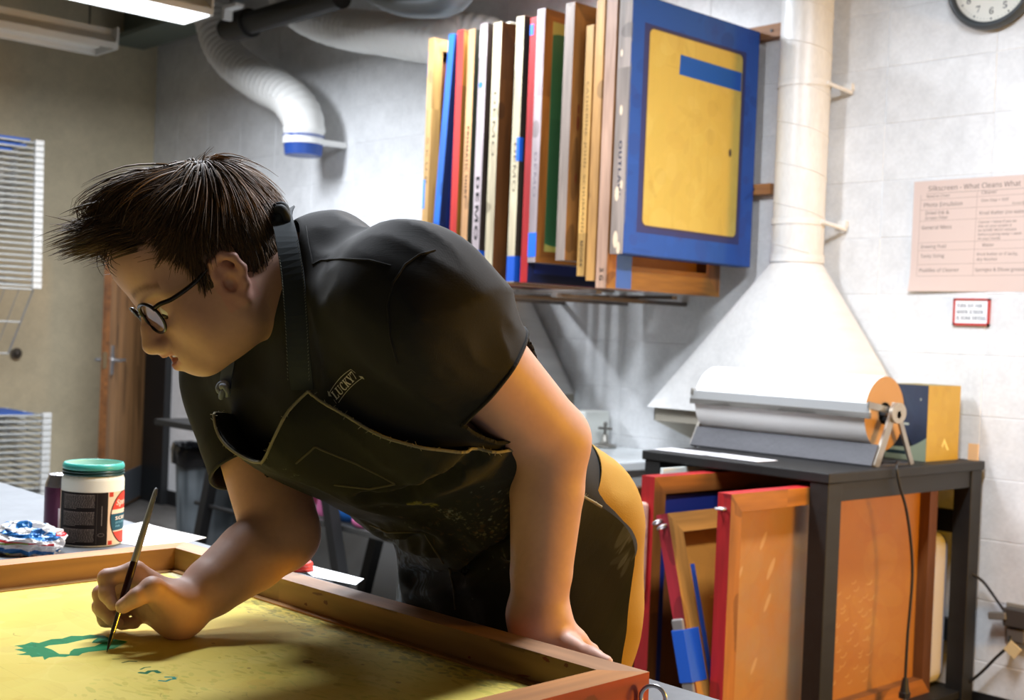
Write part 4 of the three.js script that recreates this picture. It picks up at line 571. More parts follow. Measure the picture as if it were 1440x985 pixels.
{
  const by = 0.752, z0 = -2.84, z1 = -3.3, t = thing('black_bench', 'black bench table with splayed legs over the waste bin', 'bench');
  const xl = W(217, 592, z0).x;
  add('bench_top', bx(xl, by - 0.03, z1, -4.0, by, z0, 0.004), blackM, t);
  const leg = (a, b) => { const d = b.clone().sub(a), e = a.clone().addScaledVector(d, (0.0 - a.y) / d.y), s = a.clone().addScaledVector(d, (by - 0.03 - a.y) / d.y); add('leg', bar(s, e, 0.05, 0.045), rubberM, t); return [s, e]; };
  const l1 = leg(W(304, 640, z0 - 0.03), W(281, 757, z0 - 0.03)), l2 = leg(W(461, 690, z0 - 0.03), W(477, 800, z0 - 0.03)); leg(W(534, 740, z1 + 0.05), W(512, 830, z1 + 0.05)); leg(V(l1[0].x, by - 0.03, z1 + 0.05), V(l1[1].x, 0, z1 + 0.02));
  const r1 = W(275, 707, z0 - 0.03), r2 = W(345, 726, z0 - 0.03); add('stretcher', rod(V(r1.x, r1.y, z0 - 0.03), V(l2[0].x, r1.y, z0 - 0.03), 0.01), rubberM, t);
  const sy = W(480, 742, z0 - 0.02).y; add('lower_shelf', bx(W(425, 740, z0).x, sy - 0.025, z1 + 0.06, W(545, 760, z0).x + 0.2, sy, z0 - 0.055, 0.003), M(0x55585a, 0.5, 0, { map: grain }), t);
  add('floor_rail', bx(-5.0, 0.1, z0 - 0.1, -4.1, 0.13, z0 - 0.06), rubberM, t);
  const blob = (name, px, py, z, a, b, c, m, label) => { const q = W(px, py, z), g = new THREE.SphereGeometry(1, 28, 18), p = g.attributes.position; for (let i = 0; i < p.count; i++) { const x = p.getX(i), y = p.getY(i), w = p.getZ(i), k = 0.92 + 0.2 * noise3(x * 2 + px, y * 2, w * 2); p.setXYZ(i, x * a * k, Math.max(-b * 0.85, y * b * k), w * c * k); } g.computeVertexNormals(); const o = add(name, g, m); o.position.set(q.x, sy + b * 0.85 + 0.001, z); return tag(o, label, 'bundle'); };
  const pk = M(0xc23a72, 0.5), pk2 = M(0xd873a6, 0.5), blu = M(0x1f5fa8, 0.5);
  blob('fabric_bundle', 470, 712, -3.12, 0.19, 0.11, 0.09, pk, 'crimson pink fabric bundle at the back of the black bench shelf'); blob('fabric_bundle', 487, 725, -2.97, 0.09, 0.045, 0.05, blu, 'blue fabric bundle on the black bench shelf'); blob('fabric_bundle', 511, 735, -2.93, 0.05, 0.03, 0.04, pk2, 'small low light pink bundle touching the blue bundle under the bench'); blob('fabric_bundle', 455, 730, -2.96, 0.024, 0.05, 0.035, pk2, 'narrow upright light pink bundle beside the blue bundle under the bench');
  const bc = W(290, 700, -3.08), b = thing('waste_bin', 'tall grey waste bin with black liner under the bench', 'bin', V(bc.x, 0, -3.08));
  const bt = dataTex(128, 256, (u, v) => { const k = 128 + (noiseP(u * 40, v * 4, 40, 61) - 0.5) * 70 + (noiseP(u * 12, v * 12, 12, 62) - 0.5) * 40; return [k, k + 6, k + 10]; });
  add('bin_body', new THREE.CylinderGeometry(0.155, 0.125, 0.6, 40, 1, true).translate(0, 0.3, 0), M(0xcfd6da, 0.6, 0, { map: bt }), b); add('bin_floor', new THREE.CircleGeometry(0.125, 32).rotateX(-Math.PI / 2).translate(0, 0.004, 0), M(0x777c80, 0.6), b);
  const lg = new THREE.LatheGeometry([[0.14, 0.5], [0.158, 0.62], [0.17, 0.628], [0.176, 0.6], [0.172, 0.56], [0.168, 0.53]].map((q) => new THREE.Vector2(...q)), 90), lp = lg.attributes.position; for (let i = 0; i < lp.count; i++) { const x = lp.getX(i), y = lp.getY(i), z = lp.getZ(i), k = 1 + 0.09 * (noise3(x * 40, y * 22, z * 40) - 0.5); lp.setXYZ(i, x * k, y + 0.02 * (noise3(x * 30, 3, z * 30) - 0.5), z * k); } lg.computeVertexNormals();
  add('bin_liner', lg, M(0x141518, 0.25), b);
}
// ---------------------------------------------------------------- signed-distance modelling for the figure
const smin = (a, b, k) => { const h = Math.max(k - Math.abs(a - b), 0) / k; return Math.min(a, b) - h * h * k * 0.25; };
const cone = (a, b, ra, rb, k = 0.02) => { const ax = a.x, ay = a.y, az = a.z, bx_ = b.x - ax, by = b.y - ay, bz = b.z - az, bb = bx_ * bx_ + by * by + bz * bz || 1e-9; return { k, d: (x, y, z) => { x -= ax; y -= ay; z -= az; let h = (x * bx_ + y * by + z * bz) / bb; h = h < 0 ? 0 : h > 1 ? 1 : h; return Math.hypot(x - bx_ * h, y - by * h, z - bz * h) - ra - (rb - ra) * h; } }; };
const ell = (c, r, k = 0.02, sub = false) => ({ k, sub, d: (x, y, z) => { x -= c.x; y -= c.y; z -= c.z; const k0 = Math.hypot(x / r.x, y / r.y, z / r.z), k1 = Math.hypot(x / (r.x * r.x), y / (r.y * r.y), z / (r.z * r.z)); return k1 < 1e-9 ? -Math.min(r.x, r.y, r.z) : k0 * (k0 - 1) / k1; } });
const chain = (pts, rs, k = 0.02) => pts.slice(1).map((p, i) => cone(pts[i], p, rs[i], rs[i + 1], k));
const field = (prims) => (x, y, z) => { let d = 1e3; for (let i = 0; i < prims.length; i++) { const q = prims[i], e = q.d(x, y, z); d = q.sub ? -smin(-d, e, q.k) : smin(d, e, q.k); } return d; };
function surfaceNet(f, lo, hi, c) {
  const nx = Math.ceil((hi.x - lo.x) / c) + 1, ny = Math.ceil((hi.y - lo.y) / c) + 1, nz = Math.ceil((hi.z - lo.z) / c) + 1, F = new Float32Array(nx * ny * nz), id = (i, j, k) => (k * ny + j) * nx + i;
  const B = 6, mar = B * c * 0.87 * 1.5 + c; // whole blocks far from the surface take one value
  for (let k = 0; k < nz; k += B) for (let j = 0; j < ny; j += B) for (let i = 0; i < nx; i += B) {
    const m = f(lo.x + (i + (B - 1) / 2) * c, lo.y + (j + (B - 1) / 2) * c, lo.z + (k + (B - 1) / 2) * c), far = Math.abs(m) > mar;
    for (let r = k; r < Math.min(k + B, nz); r++) for (let q = j; q < Math.min(j + B, ny); q++) for (let p = i; p < Math.min(i + B, nx); p++) F[id(p, q, r)] = far ? m : f(lo.x + p * c, lo.y + q * c, lo.z + r * c);
  }
  const vid = new Int32Array(nx * ny * nz).fill(-1), pos = [], nor = [], idx = [], E = [[0, 1], [2, 3], [4, 5], [6, 7], [0, 2], [1, 3], [4, 6], [5, 7], [0, 4], [1, 5], [2, 6], [3, 7]];
  for (let k = 0; k < nz - 1; k++) for (let j = 0; j < ny - 1; j++) for (let i = 0; i < nx - 1; i++) {
    let m = 0; for (let q = 0; q < 8; q++) if (F[id(i + (q & 1), j + ((q >> 1) & 1), k + (q >> 2))] < 0) m |= 1 << q; if (!m || m === 255) continue; const v = [0, 1, 2, 3, 4, 5, 6, 7].map((q) => F[id(i + (q & 1), j + ((q >> 1) & 1), k + (q >> 2))]);
    let x = 0, y = 0, z = 0, n = 0; for (const [a, b] of E) if ((v[a] < 0) !== (v[b] < 0)) { const t = v[a] / (v[a] - v[b]); x += (a & 1) + ((b & 1) - (a & 1)) * t; y += ((a >> 1) & 1) + (((b >> 1) & 1) - ((a >> 1) & 1)) * t; z += (a >> 2) + ((b >> 2) - (a >> 2)) * t; n++; }
    vid[id(i, j, k)] = pos.length / 3; pos.push(lo.x + (i + x / n) * c, lo.y + (j + y / n) * c, lo.z + (k + z / n) * c);
  }
  const quad = (a, b, d, e, fl) => { if (a < 0 || b < 0 || d < 0 || e < 0) return; fl ? idx.push(a, b, d, a, d, e) : idx.push(a, d, b, a, e, d); };
  for (let k = 1; k < nz - 1; k++) for (let j = 1; j < ny - 1; j++) for (let i = 1; i < nx - 1; i++) {
    const s = F[id(i, j, k)] < 0;
    if (s !== F[id(i + 1, j, k)] < 0) quad(vid[id(i, j - 1, k - 1)], vid[id(i, j, k - 1)], vid[id(i, j, k)], vid[id(i, j - 1, k)], s);
    if (s !== F[id(i, j + 1, k)] < 0) quad(vid[id(i - 1, j, k - 1)], vid[id(i - 1, j, k)], vid[id(i, j, k)], vid[id(i, j, k - 1)], s);
    if (s !== F[id(i, j, k + 1)] < 0) quad(vid[id(i - 1, j - 1, k)], vid[id(i, j - 1, k)], vid[id(i, j, k)], vid[id(i - 1, j, k)], s);
  }
  const e = c * 0.6; for (let i = 0; i < pos.length; i += 3) { const [x, y, z] = [pos[i], pos[i + 1], pos[i + 2]], a = f(x + e, y, z) - f(x - e, y, z), b = f(x, y + e, z) - f(x, y - e, z), d = f(x, y, z + e) - f(x, y, z - e), l = Math.hypot(a, b, d) || 1; nor.push(a / l, b / l, d / l); }
  return { pos, nor, idx };
}
function geoOf({ pos, nor, idx }, uvf, colf) {
  const g = new THREE.BufferGeometry(), n = pos.length / 3, uv = new Float32Array(n * 2), col = colf && new Float32Array(n * 3);
  for (let i = 0; i < n; i++) { const p = [pos[3 * i], pos[3 * i + 1], pos[3 * i + 2]], q = uvf ? uvf(...p) : [p[0] + p[2] * 0.7, p[1]]; uv[2 * i] = q[0]; uv[2 * i + 1] = q[1]; if (col) { const c = colf(...p); col[3 * i] = c[0]; col[3 * i + 1] = c[1]; col[3 * i + 2] = c[2]; } }
  g.setAttribute('position', new THREE.Float32BufferAttribute(pos, 3)); g.setAttribute('normal', new THREE.Float32BufferAttribute(nor, 3)); g.setAttribute('uv', new THREE.BufferAttribute(uv, 2)); if (col) g.setAttribute('color', new THREE.BufferAttribute(col, 3)); g.setIndex(idx); return g;
}
// cut a surface where keep(x,y,z) < 0, give it thickness; returns the sheet and its border
function clothOf(s, keep, th) {
  const P3 = [], N3 = [], idx = [], map = new Map(), val = []; for (let i = 0; i < s.pos.length / 3; i++) val.push(keep(s.pos[3 * i], s.pos[3 * i + 1], s.pos[3 * i + 2]));
  const keepV = new Int32Array(val.length).fill(-1), vtx = (i) => { if (keepV[i] < 0) { keepV[i] = P3.length / 3; for (let q = 0; q < 3; q++) { P3.push(s.pos[3 * i + q]); N3.push(s.nor[3 * i + q]); } } return keepV[i]; };
  const cut = (a, b) => { const key = a < b ? a * 4e6 + b : b * 4e6 + a; if (map.has(key)) return map.get(key); const t = val[a] / (val[a] - val[b]); for (let q = 0; q < 3; q++) { P3.push(s.pos[3 * a + q] + (s.pos[3 * b + q] - s.pos[3 * a + q]) * t); N3.push(s.nor[3 * a + q] + (s.nor[3 * b + q] - s.nor[3 * a + q]) * t); } const r = P3.length / 3 - 1; map.set(key, r); return r; };
  for (let i = 0; i < s.idx.length; i += 3) { const t = [s.idx[i], s.idx[i + 1], s.idx[i + 2]], poly = []; for (let q = 0; q < 3; q++) { const a = t[q], b = t[(q + 1) % 3]; if (val[a] >= 0) poly.push(vtx(a)); if ((val[a] >= 0) !== (val[b] >= 0)) poly.push(cut(a, b)); } for (let q = 2; q < poly.length; q++) idx.push(poly[0], poly[q - 1], poly[q]); }
  const edge = new Map(); for (let i = 0; i < idx.length; i += 3) for (let q = 0; q < 3; q++) { const a = idx[i + q], b = idx[i + (q + 1) % 3], k = a < b ? a + '_' + b : b + '_' + a; edge.has(k) ? edge.set(k, null) : edge.set(k, [a, b]); }
  const n = P3.length / 3, pos = P3.slice(), nor = N3.slice(), id2 = idx.slice();
  for (let i = 0; i < n * 3; i += 3) { pos.push(P3[i] - N3[i] * th, P3[i + 1] - N3[i + 1] * th, P3[i + 2] - N3[i + 2] * th); nor.push(-N3[i], -N3[i + 1], -N3[i + 2]); }
  for (let i = 0; i < idx.length; i += 3) id2.push(idx[i] + n, idx[i + 2] + n, idx[i + 1] + n);
  const border = []; for (const e of edge.values()) if (e) { const [a, b] = e; id2.push(a, a + n, b, b, a + n, b + n); border.push([V(P3[3 * a], P3[3 * a + 1], P3[3 * a + 2]), V(P3[3 * b], P3[3 * b + 1], P3[3 * b + 2])]); }
  return { pos, nor, idx: id2, border };
}
// ---------------------------------------------------------------- skeleton
const HT = 23 * Math.PI / 180, TILT = 13 * Math.PI / 180;
const hF = RT.clone().multiplyScalar(-0.82).addScaledVector(UP, -0.57).multiplyScalar(Math.cos(HT)).addScaledVector(FWD, -Math.sin(HT)).normalize();
const hU0 = RT.clone().multiplyScalar(-0.57).addScaledVector(UP, 0.82); hU0.addScaledVector(hF, -hU0.dot(hF)).normalize();
const hL0 = new THREE.Vector3().crossVectors(hU0, hF), hU = hU0.clone().multiplyScalar(Math.cos(TILT)).addScaledVector(hL0, Math.sin(TILT)), hL = new THREE.Vector3().crossVectors(hU, hF);
const hO = P(330, 382, 1.58).addScaledVector(hL, -0.075), headM = new THREE.Matrix4().makeBasis(hL, hU, hF).setPosition(hO), headI = headM.clone().invert();
const C7 = P(462, 398, 1.69), shL = P(592, 425, 1.5), elL = P(774, 620, 1.64), wrL = P(757, 866, 1.665), shR = P(338, 535, 1.9), elR = P(396, 750, 1.785), wrR = P(252, 861, 1.655);
const PEL = V(-1.4, 0.93, -1.36), CH = V(-1.385, 1.19, -1.0);
const person = thing('person', 'person in black t-shirt and apron leaning over to paint the screen', 'person', V(0, 0, 0));
const skinC = lin(0xcba28f), lipC = lin(0xb8766e), earC = lin(0xd39a8a), browC = lin(0x6a4630), flushC = lin(0xd09a8a), nailC = lin(0xe0b8aa);
const mix3 = (a, b, t) => [a[0] + (b[0] - a[0]) * t, a[1] + (b[1] - a[1]) * t, a[2] + (b[2] - a[2]) * t];
const skinNoise = (x, y, z, c) => { const k = 0.93 + 0.14 * noise3(x * 60, y * 60, z * 60) * 0.6 + 0.08 * noise3(x * 260, y * 260, z * 260); return [c[0] * k, c[1] * k * 0.99, c[2] * k * 0.98]; };
const skinM = new THREE.MeshPhysicalMaterial({ color: 0xffffff, vertexColors: true, roughness: 0.52, side: THREE.DoubleSide });
const bodyParts = [];
// head and neck, in head space: x to the person's left, y up, z forward
{
  const v = V, pr = [];
  pr.push(ell(v(0, 0.035, 0.002), v(0.075, 0.092, 0.097), 0.02));
  pr.push(ell(v(0, -0.02, 0.045), v(0.062, 0.075, 0.06), 0.03), ell(v(0, 0.068, 0.062), v(0.058, 0.055, 0.056), 0.03));
  for (const s of [-1, 1]) {
    pr.push(cone(v(s * 0.05, -0.044, 0.016), v(s * 0.014, -0.078, 0.074), 0.024, 0.019, 0.03), ell(v(s * 0.037, -0.033, 0.062), v(0.031, 0.034, 0.03), 0.025), cone(v(s * 0.052, -0.02, 0.01), v(s * 0.05, -0.055, 0.015), 0.026, 0.024, 0.03));
    pr.push(cone(v(s * 0.045, 0.028, 0.08), v(s * 0.014, 0.026, 0.096), 0.011, 0.01, 0.018), cone(v(s * 0.012, -0.038, 0.108), v(s * 0.011, -0.037, 0.116), 0.008, 0.0075, 0.008));
  }
  pr.push(ell(v(0, -0.079, 0.079), v(0.019, 0.014, 0.016), 0.018));
  pr.push(cone(v(0, 0.02, 0.098), v(0, -0.012, 0.114), 0.0085, 0.0095, 0.016), cone(v(0, -0.012, 0.114), v(0, -0.03, 0.124), 0.0095, 0.012, 0.012));
  for (const s of [-1, 1]) pr.push(ell(v(s * 0.033, 0.004, 0.106), v(0.019, 0.014, 0.017), 0.015, true));
  for (const s of [-1, 1]) pr.push(ell(v(s * 0.032, 0.003, 0.083), v(0.0155, 0.0135, 0.0135), 0.005));
  pr.push(ell(v(0, -0.058, 0.093), v(0.032, 0.02, 0.02), 0.02));
  for (const s of [-1, 1]) pr.push(cone(v(0, -0.0505, 0.1125), v(s * 0.022, -0.053, 0.099), 0.0064, 0.003, 0.006), cone(v(0, -0.068, 0.1075), v(s * 0.02, -0.059, 0.098), 0.0074, 0.003, 0.006));
  pr.push(ell(v(0, -0.0585, 0.113), v(0.022, 0.0052, 0.016), 0.004, true));
  const ear = (s) => { // helix, antihelix, lobe
    const q = (z, y, x) => v(s * x, y - 0.01, z + 0.018), l = [q(0.006, 0.0, 0.071), q(0.009, 0.018, 0.074), q(0.002, 0.033, 0.079), q(-0.012, 0.036, 0.084), q(-0.023, 0.027, 0.088), q(-0.026, 0.01, 0.088), q(-0.02, -0.008, 0.085), q(-0.01, -0.022, 0.079)];
    return [...chain(l, [0.004, 0.0045, 0.0048, 0.005, 0.005, 0.0048, 0.0048, 0.008], 0.006), cone(q(-0.009, -0.024, 0.077), q(-0.004, -0.015, 0.074), 0.0085, 0.007, 0.008), cone(q(-0.006, 0.022, 0.076), q(-0.017, 0.008, 0.081), 0.0035, 0.004, 0.008), cone(q(-0.017, 0.008, 0.081), q(-0.012, -0.01, 0.078), 0.004, 0.004, 0.008), ell(v(s * 0.072, -0.004, 0.009), v(0.006, 0.026, 0.018), 0.006), cone(q(0.005, -0.004, 0.073), q(0.004, 0.003, 0.0755), 0.0045, 0.004, 0.004), { ...ell(v(s * 0.082, -0.01, 0.015), v(0.008, 0.01, 0.0075), 0.004), sub: true }];
  };
  pr.push(...ear(1), ...ear(-1));
  const c7 = C7.clone().applyMatrix4(headI);
  pr.push(cone(v(0, -0.02, -0.035), c7, 0.062, 0.066, 0.03), cone(v(0, -0.04, -0.005), c7.clone().add(v(0, 0.0, 0.04)), 0.048, 0.046, 0.04), cone(v(0.02, -0.055, 0.035), v(-0.02, -0.055, 0.035), 0.035, 0.035, 0.03));
  const s = surfaceNet(field(pr), v(-0.11, -0.24, -0.2), v(0.11, 0.14, 0.15), 0.003);
  const g = geoOf(s, null, (x, y, z) => {
    let c = skinC; const ax = Math.abs(x);
    c = mix3(c, flushC, 0.4 * Math.exp(-(((ax - 0.05) / 0.025) ** 2 + ((y + 0.03) / 0.03) ** 2 + ((z - 0.06) / 0.04) ** 2)));
    const lip = Math.exp(-(((y + 0.0515 + ax * 0.1) / 0.006) ** 4)) + Math.exp(-(((y + 0.068 - ax * 0.3) / 0.0065) ** 4)); if (z > 0.097 && ax < 0.022) c = mix3(c, lipC, Math.min(1, lip) * 0.85);
    if (ax > 0.0765 && z < 0.033 && z > -0.017 && y > -0.042 && y < 0.03) c = mix3(c, earC, 0.6);
    const by = 0.033 + 0.006 * Math.sin((ax - 0.01) / 0.045 * 3.1); if (ax > 0.012 && ax < 0.058 && z > 0.055) c = mix3(c, browC, 0.75 * Math.exp(-(((y - by) / 0.0045) ** 2)) * (0.7 + 0.3 * noise3(x * 700, y * 300, z * 300)));
    for (const [mx, my, mz] of [[0.068, -0.035, 0.025], [0.07, -0.03, 0.0], [0.062, -0.05, 0.04]]) if (Math.hypot(x - mx, y - my, z - mz) < 0.004) c = mix3(c, browC, 0.55);
    return skinNoise(x, y, z, c);
  });
  g.applyMatrix4(headM); bodyParts.push(g);
}
// right hand holding the brush, and its arm
const tipB = HY(150, 918, TY + 0.0075), topB = P(220, 687, 1.665);
{
  const pt = (a) => P(...a), th = [[240, 850, 1.625], [214, 829, 1.596], [193, 840, 1.583], [173, 853, 1.581]].map(pt);
  const fi = [[[190, 804, 1.635], [150, 813, 1.622], [150, 836, 1.61], [159, 851, 1.602]], [[187, 815, 1.655], [142, 835, 1.645], [144, 857, 1.635], [156, 872, 1.628]], [[193, 829, 1.674], [141, 853, 1.665], [148, 872, 1.655], [166, 877, 1.648]], [[204, 846, 1.688], [156, 866, 1.68], [172, 877, 1.672], [190, 878, 1.668]]].map((f) => f.map(pt));
  const R4 = [[0.0125, 0.0108, 0.0095, 0.0078], [0.0125, 0.0106, 0.0095, 0.008], [0.012, 0.01, 0.009, 0.0078], [0.011, 0.009, 0.008, 0.007]];
  const mid = wrR.clone().lerp(elR, 0.68), m2 = wrR.clone().lerp(elR, 0.3), pr = [cone(shR, elR, 0.064, 0.055, 0.02), cone(elR, mid, 0.052, 0.05, 0.01), cone(mid, m2, 0.05, 0.04, 0.004), cone(m2, wrR, 0.04, 0.03, 0.004)];
  pr.push(cone(wrR, fi[0][0], 0.026, 0.0135, 0.02), cone(wrR, fi[1][0], 0.026, 0.0145, 0.02), cone(wrR, fi[2][0], 0.026, 0.0145, 0.02), cone(wrR, fi[3][0], 0.025, 0.0135, 0.02), cone(P(236, 862, 1.672), P(205, 858, 1.682), 0.019, 0.015, 0.02), cone(P(246, 856, 1.635), th[1], 0.022, 0.0145, 0.02));
  const fp = [...chain(th, [0.017, 0.0132, 0.0112, 0.0098], 0.008)]; fi.forEach((f, i) => fp.push(...chain(f, R4[i], 0.006)));
  const base = field(pr), fld = fp.map((q) => q), all = (x, y, z) => { let d = base(x, y, z); const a = []; for (let i = 0; i < fld.length; i++) a.push(fld[i].d(x, y, z)); let f = 1e3; for (let c = 0; c < 5; c++) { let e = smin(smin(a[3 * c], a[3 * c + 1], 0.006), a[3 * c + 2], 0.006); d = c ? smin(d, e, 0.007) : smin(d, e, 0.009); } return d; };
  const nail = (x, y, z) => { let c = skinC; const q = V(x, y, z); for (const f of [th, fi[0]]) { const t = f[3].clone().addScaledVector(f[2].clone().sub(f[3]), 0.1), dn = UP.clone().addScaledVector(FWD, -1).normalize(); if (q.distanceTo(t.addScaledVector(dn, 0.007)) < 0.0068) c = mix3(c, nailC, 0.8); } for (const f of fi) if (q.distanceTo(f[1]) < 0.0125) c = mix3(c, flushC, 0.35); return skinNoise(x, y, z, c); };
  const all2 = all, lo = V(1e3, 1e3, 1e3), hi = V(-1e3, -1e3, -1e3); for (const q of [shR, elR, wrR, ...th, ...fi.flat()]) { lo.min(q); hi.max(q); } lo.subScalar(0.075); hi.addScalar(0.075);
  // hand and forearm finely, upper arm as part of the same surface
  const s = surfaceNet(all2, lo, hi, 0.0034); bodyParts.push(geoOf(s, null, nail));
}
// left arm propped on the table edge
{
  const m1 = elL.clone().lerp(wrL, 0.28), m2 = elL.clone().lerp(wrL, 0.75), w = wrL, fi = [];
  const kn = (f, s, y) => V(w.x + s + f * 0.15, y, w.z - f); // f back over the table edge, s along it
  for (let i = 0; i < 4; i++) { const s = 0.034 - i * 0.021, k = Math.abs(i - 1) * 0.003, a = V(w.x + s, TY + 0.022, -1.2 + k), b = V(w.x + s * 1.15, TY + 0.004, -1.226), c = V(w.x + s * 1.2, TY - 0.026, -1.226), e = V(w.x + s * 1.2, TY - 0.048, -1.221); fi.push(...chain([a, b, c, e], [0.0125, 0.0108, 0.0095, 0.008], 0.006), cone(w, a, 0.03, 0.0145, 0.02)); }
  fi.push(...chain([kn(0.0, 0.025, TY + 0.03), kn(0.012, 0.05, TY + 0.02), kn(0.02, 0.078, TY + 0.013), kn(0.024, 0.1, TY + 0.01)], [0.018, 0.0135, 0.011, 0.009], 0.01));
  const heel = kn(0.0, 0.0, TY + 0.03); const pr = [cone(shL, elL, 0.068, 0.052, 0.02), cone(elL, m1, 0.051, 0.049, 0.012), cone(m1, m2, 0.049, 0.041, 0.004), cone(m2, w, 0.041, 0.037, 0.004), cone(w, heel, 0.034, 0.03, 0.02), cone(kn(0.0, -0.02, TY + 0.024), kn(0.03, -0.035, TY + 0.02), 0.022, 0.016, 0.02), ...fi];
  const lo = V(1e3, 1e3, 1e3), hi = V(-1e3, -1e3, -1e3); for (const q of [shL, elL, w, V(w.x + 0.1, TY - 0.05, -1.24), V(w.x - 0.06, TY, -1.24)]) { lo.min(q); hi.max(q); } lo.subScalar(0.08); hi.addScalar(0.08);
  bodyParts.push(geoOf(surfaceNet(field(pr), lo, hi, 0.0042), null, (x, y, z) => { let c = skinC; const q = V(x, y, z); if (q.distanceTo(P(740, 834, 1.63)) < 0.003 || q.distanceTo(P(746, 785, 1.62)) < 0.0035) c = mix3(c, browC, 0.6); return skinNoise(x, y, z, c); }));
}
// trunk and legs, inside the clothes
const torso = (o) => { // o: how far the surface lies outside the body
  const a = (x, y, z) => V(x, y, z), L = [a(-1.24, 1.235, -0.955), a(-1.275, 1.165, -1.03), a(-1.305, 1.055, -1.19), a(-1.325, 0.945, -1.35)], R = [a(-1.55, 1.185, -0.975), a(-1.49, 1.135, -1.01), a(-1.49, 1.045, -1.18), a(-1.49, 0.945, -1.355)], S = [a(-1.4, 1.235, -0.985), a(-1.385, 1.155, -1.02), a(-1.395, 1.05, -1.185), a(-1.4, 0.94, -1.345)];
  return [...chain(L, [0.082 + o, 0.108 + o, 0.097 + o, 0.104 + o], 0.05), ...chain(R, [0.075 + o, 0.1 + o, 0.1 + o, 0.115 + o], 0.05), ...chain(S, [0.085 + o, 0.118 + o, 0.112 + o, 0.112 + o], 0.05), cone(C7, S[0], 0.06 + o, 0.085 + o, 0.05)];
};
const legsOf = (o) => [[-1.338, 1], [-1.482, -1]].flatMap(([x, s]) => chain([V(x, 0.93, -1.37), V(x + s * 0.005, 0.8, -1.375), V(x + s * 0.01, 0.48, -1.37), V(x + s * 0.015, 0.06, -1.42)], [0.1 + o, 0.09 + o, 0.062 + o, 0.045 + o], 0.03));
bodyParts.push(geoOf(surfaceNet(field([...torso(-0.024), ...legsOf(-0.024), cone(V(-1.3, 0.05, -1.42), V(-1.29, 0.03, -1.26), 0.035, 0.028), cone(V(-1.5, 0.05, -1.42), V(-1.51, 0.03, -1.26), 0.035, 0.028)]), V(-1.75, -0.02, -1.6), V(-1.05, 1.45, -0.8), 0.014), null, () => skinC));
add('body', mergeGeometries(bodyParts), skinM, person);
// ---------------------------------------------------------------- clothes
const vd = CH.clone().sub(PEL).normalize(), ud = V(1, 0, 0).addScaledVector(vd, -vd.x).normalize(), nd = new THREE.Vector3().crossVectors(ud, vd);
const ridge = (x, y, z, f, s) => 1 - Math.abs(noise3(x * f + s, y * f + s * 2, z * f) * 2 - 1);
const loc = (x, y, z) => { const a = x - PEL.x, b = y - PEL.y, c = z - PEL.z; return [a * ud.x + b * ud.y + c * ud.z, a * vd.x + b * vd.y + c * vd.z, a * nd.x + b * nd.y + c * nd.z]; };
const weave = dataTex(256, 256, (u, v) => { const k = 150 + 45 * Math.sin(u * 256 * Math.PI / 2) * Math.sin(v * 256 * Math.PI / 2) + (noiseP(u * 90, v * 90, 90, 71) - 0.5) * 70; return [k, k, k]; }, false); weave.repeat.set(9, 9);
const cottonM = new THREE.MeshPhysicalMaterial({ color: 0x141515, roughness: 0.9, sheen: 0.35, sheenRoughness: 0.6, sheenColor: new THREE.Color(0x6a6a64), bumpMap: weave, bumpScale: 0.0003, side: THREE.DoubleSide });
let shirtS;
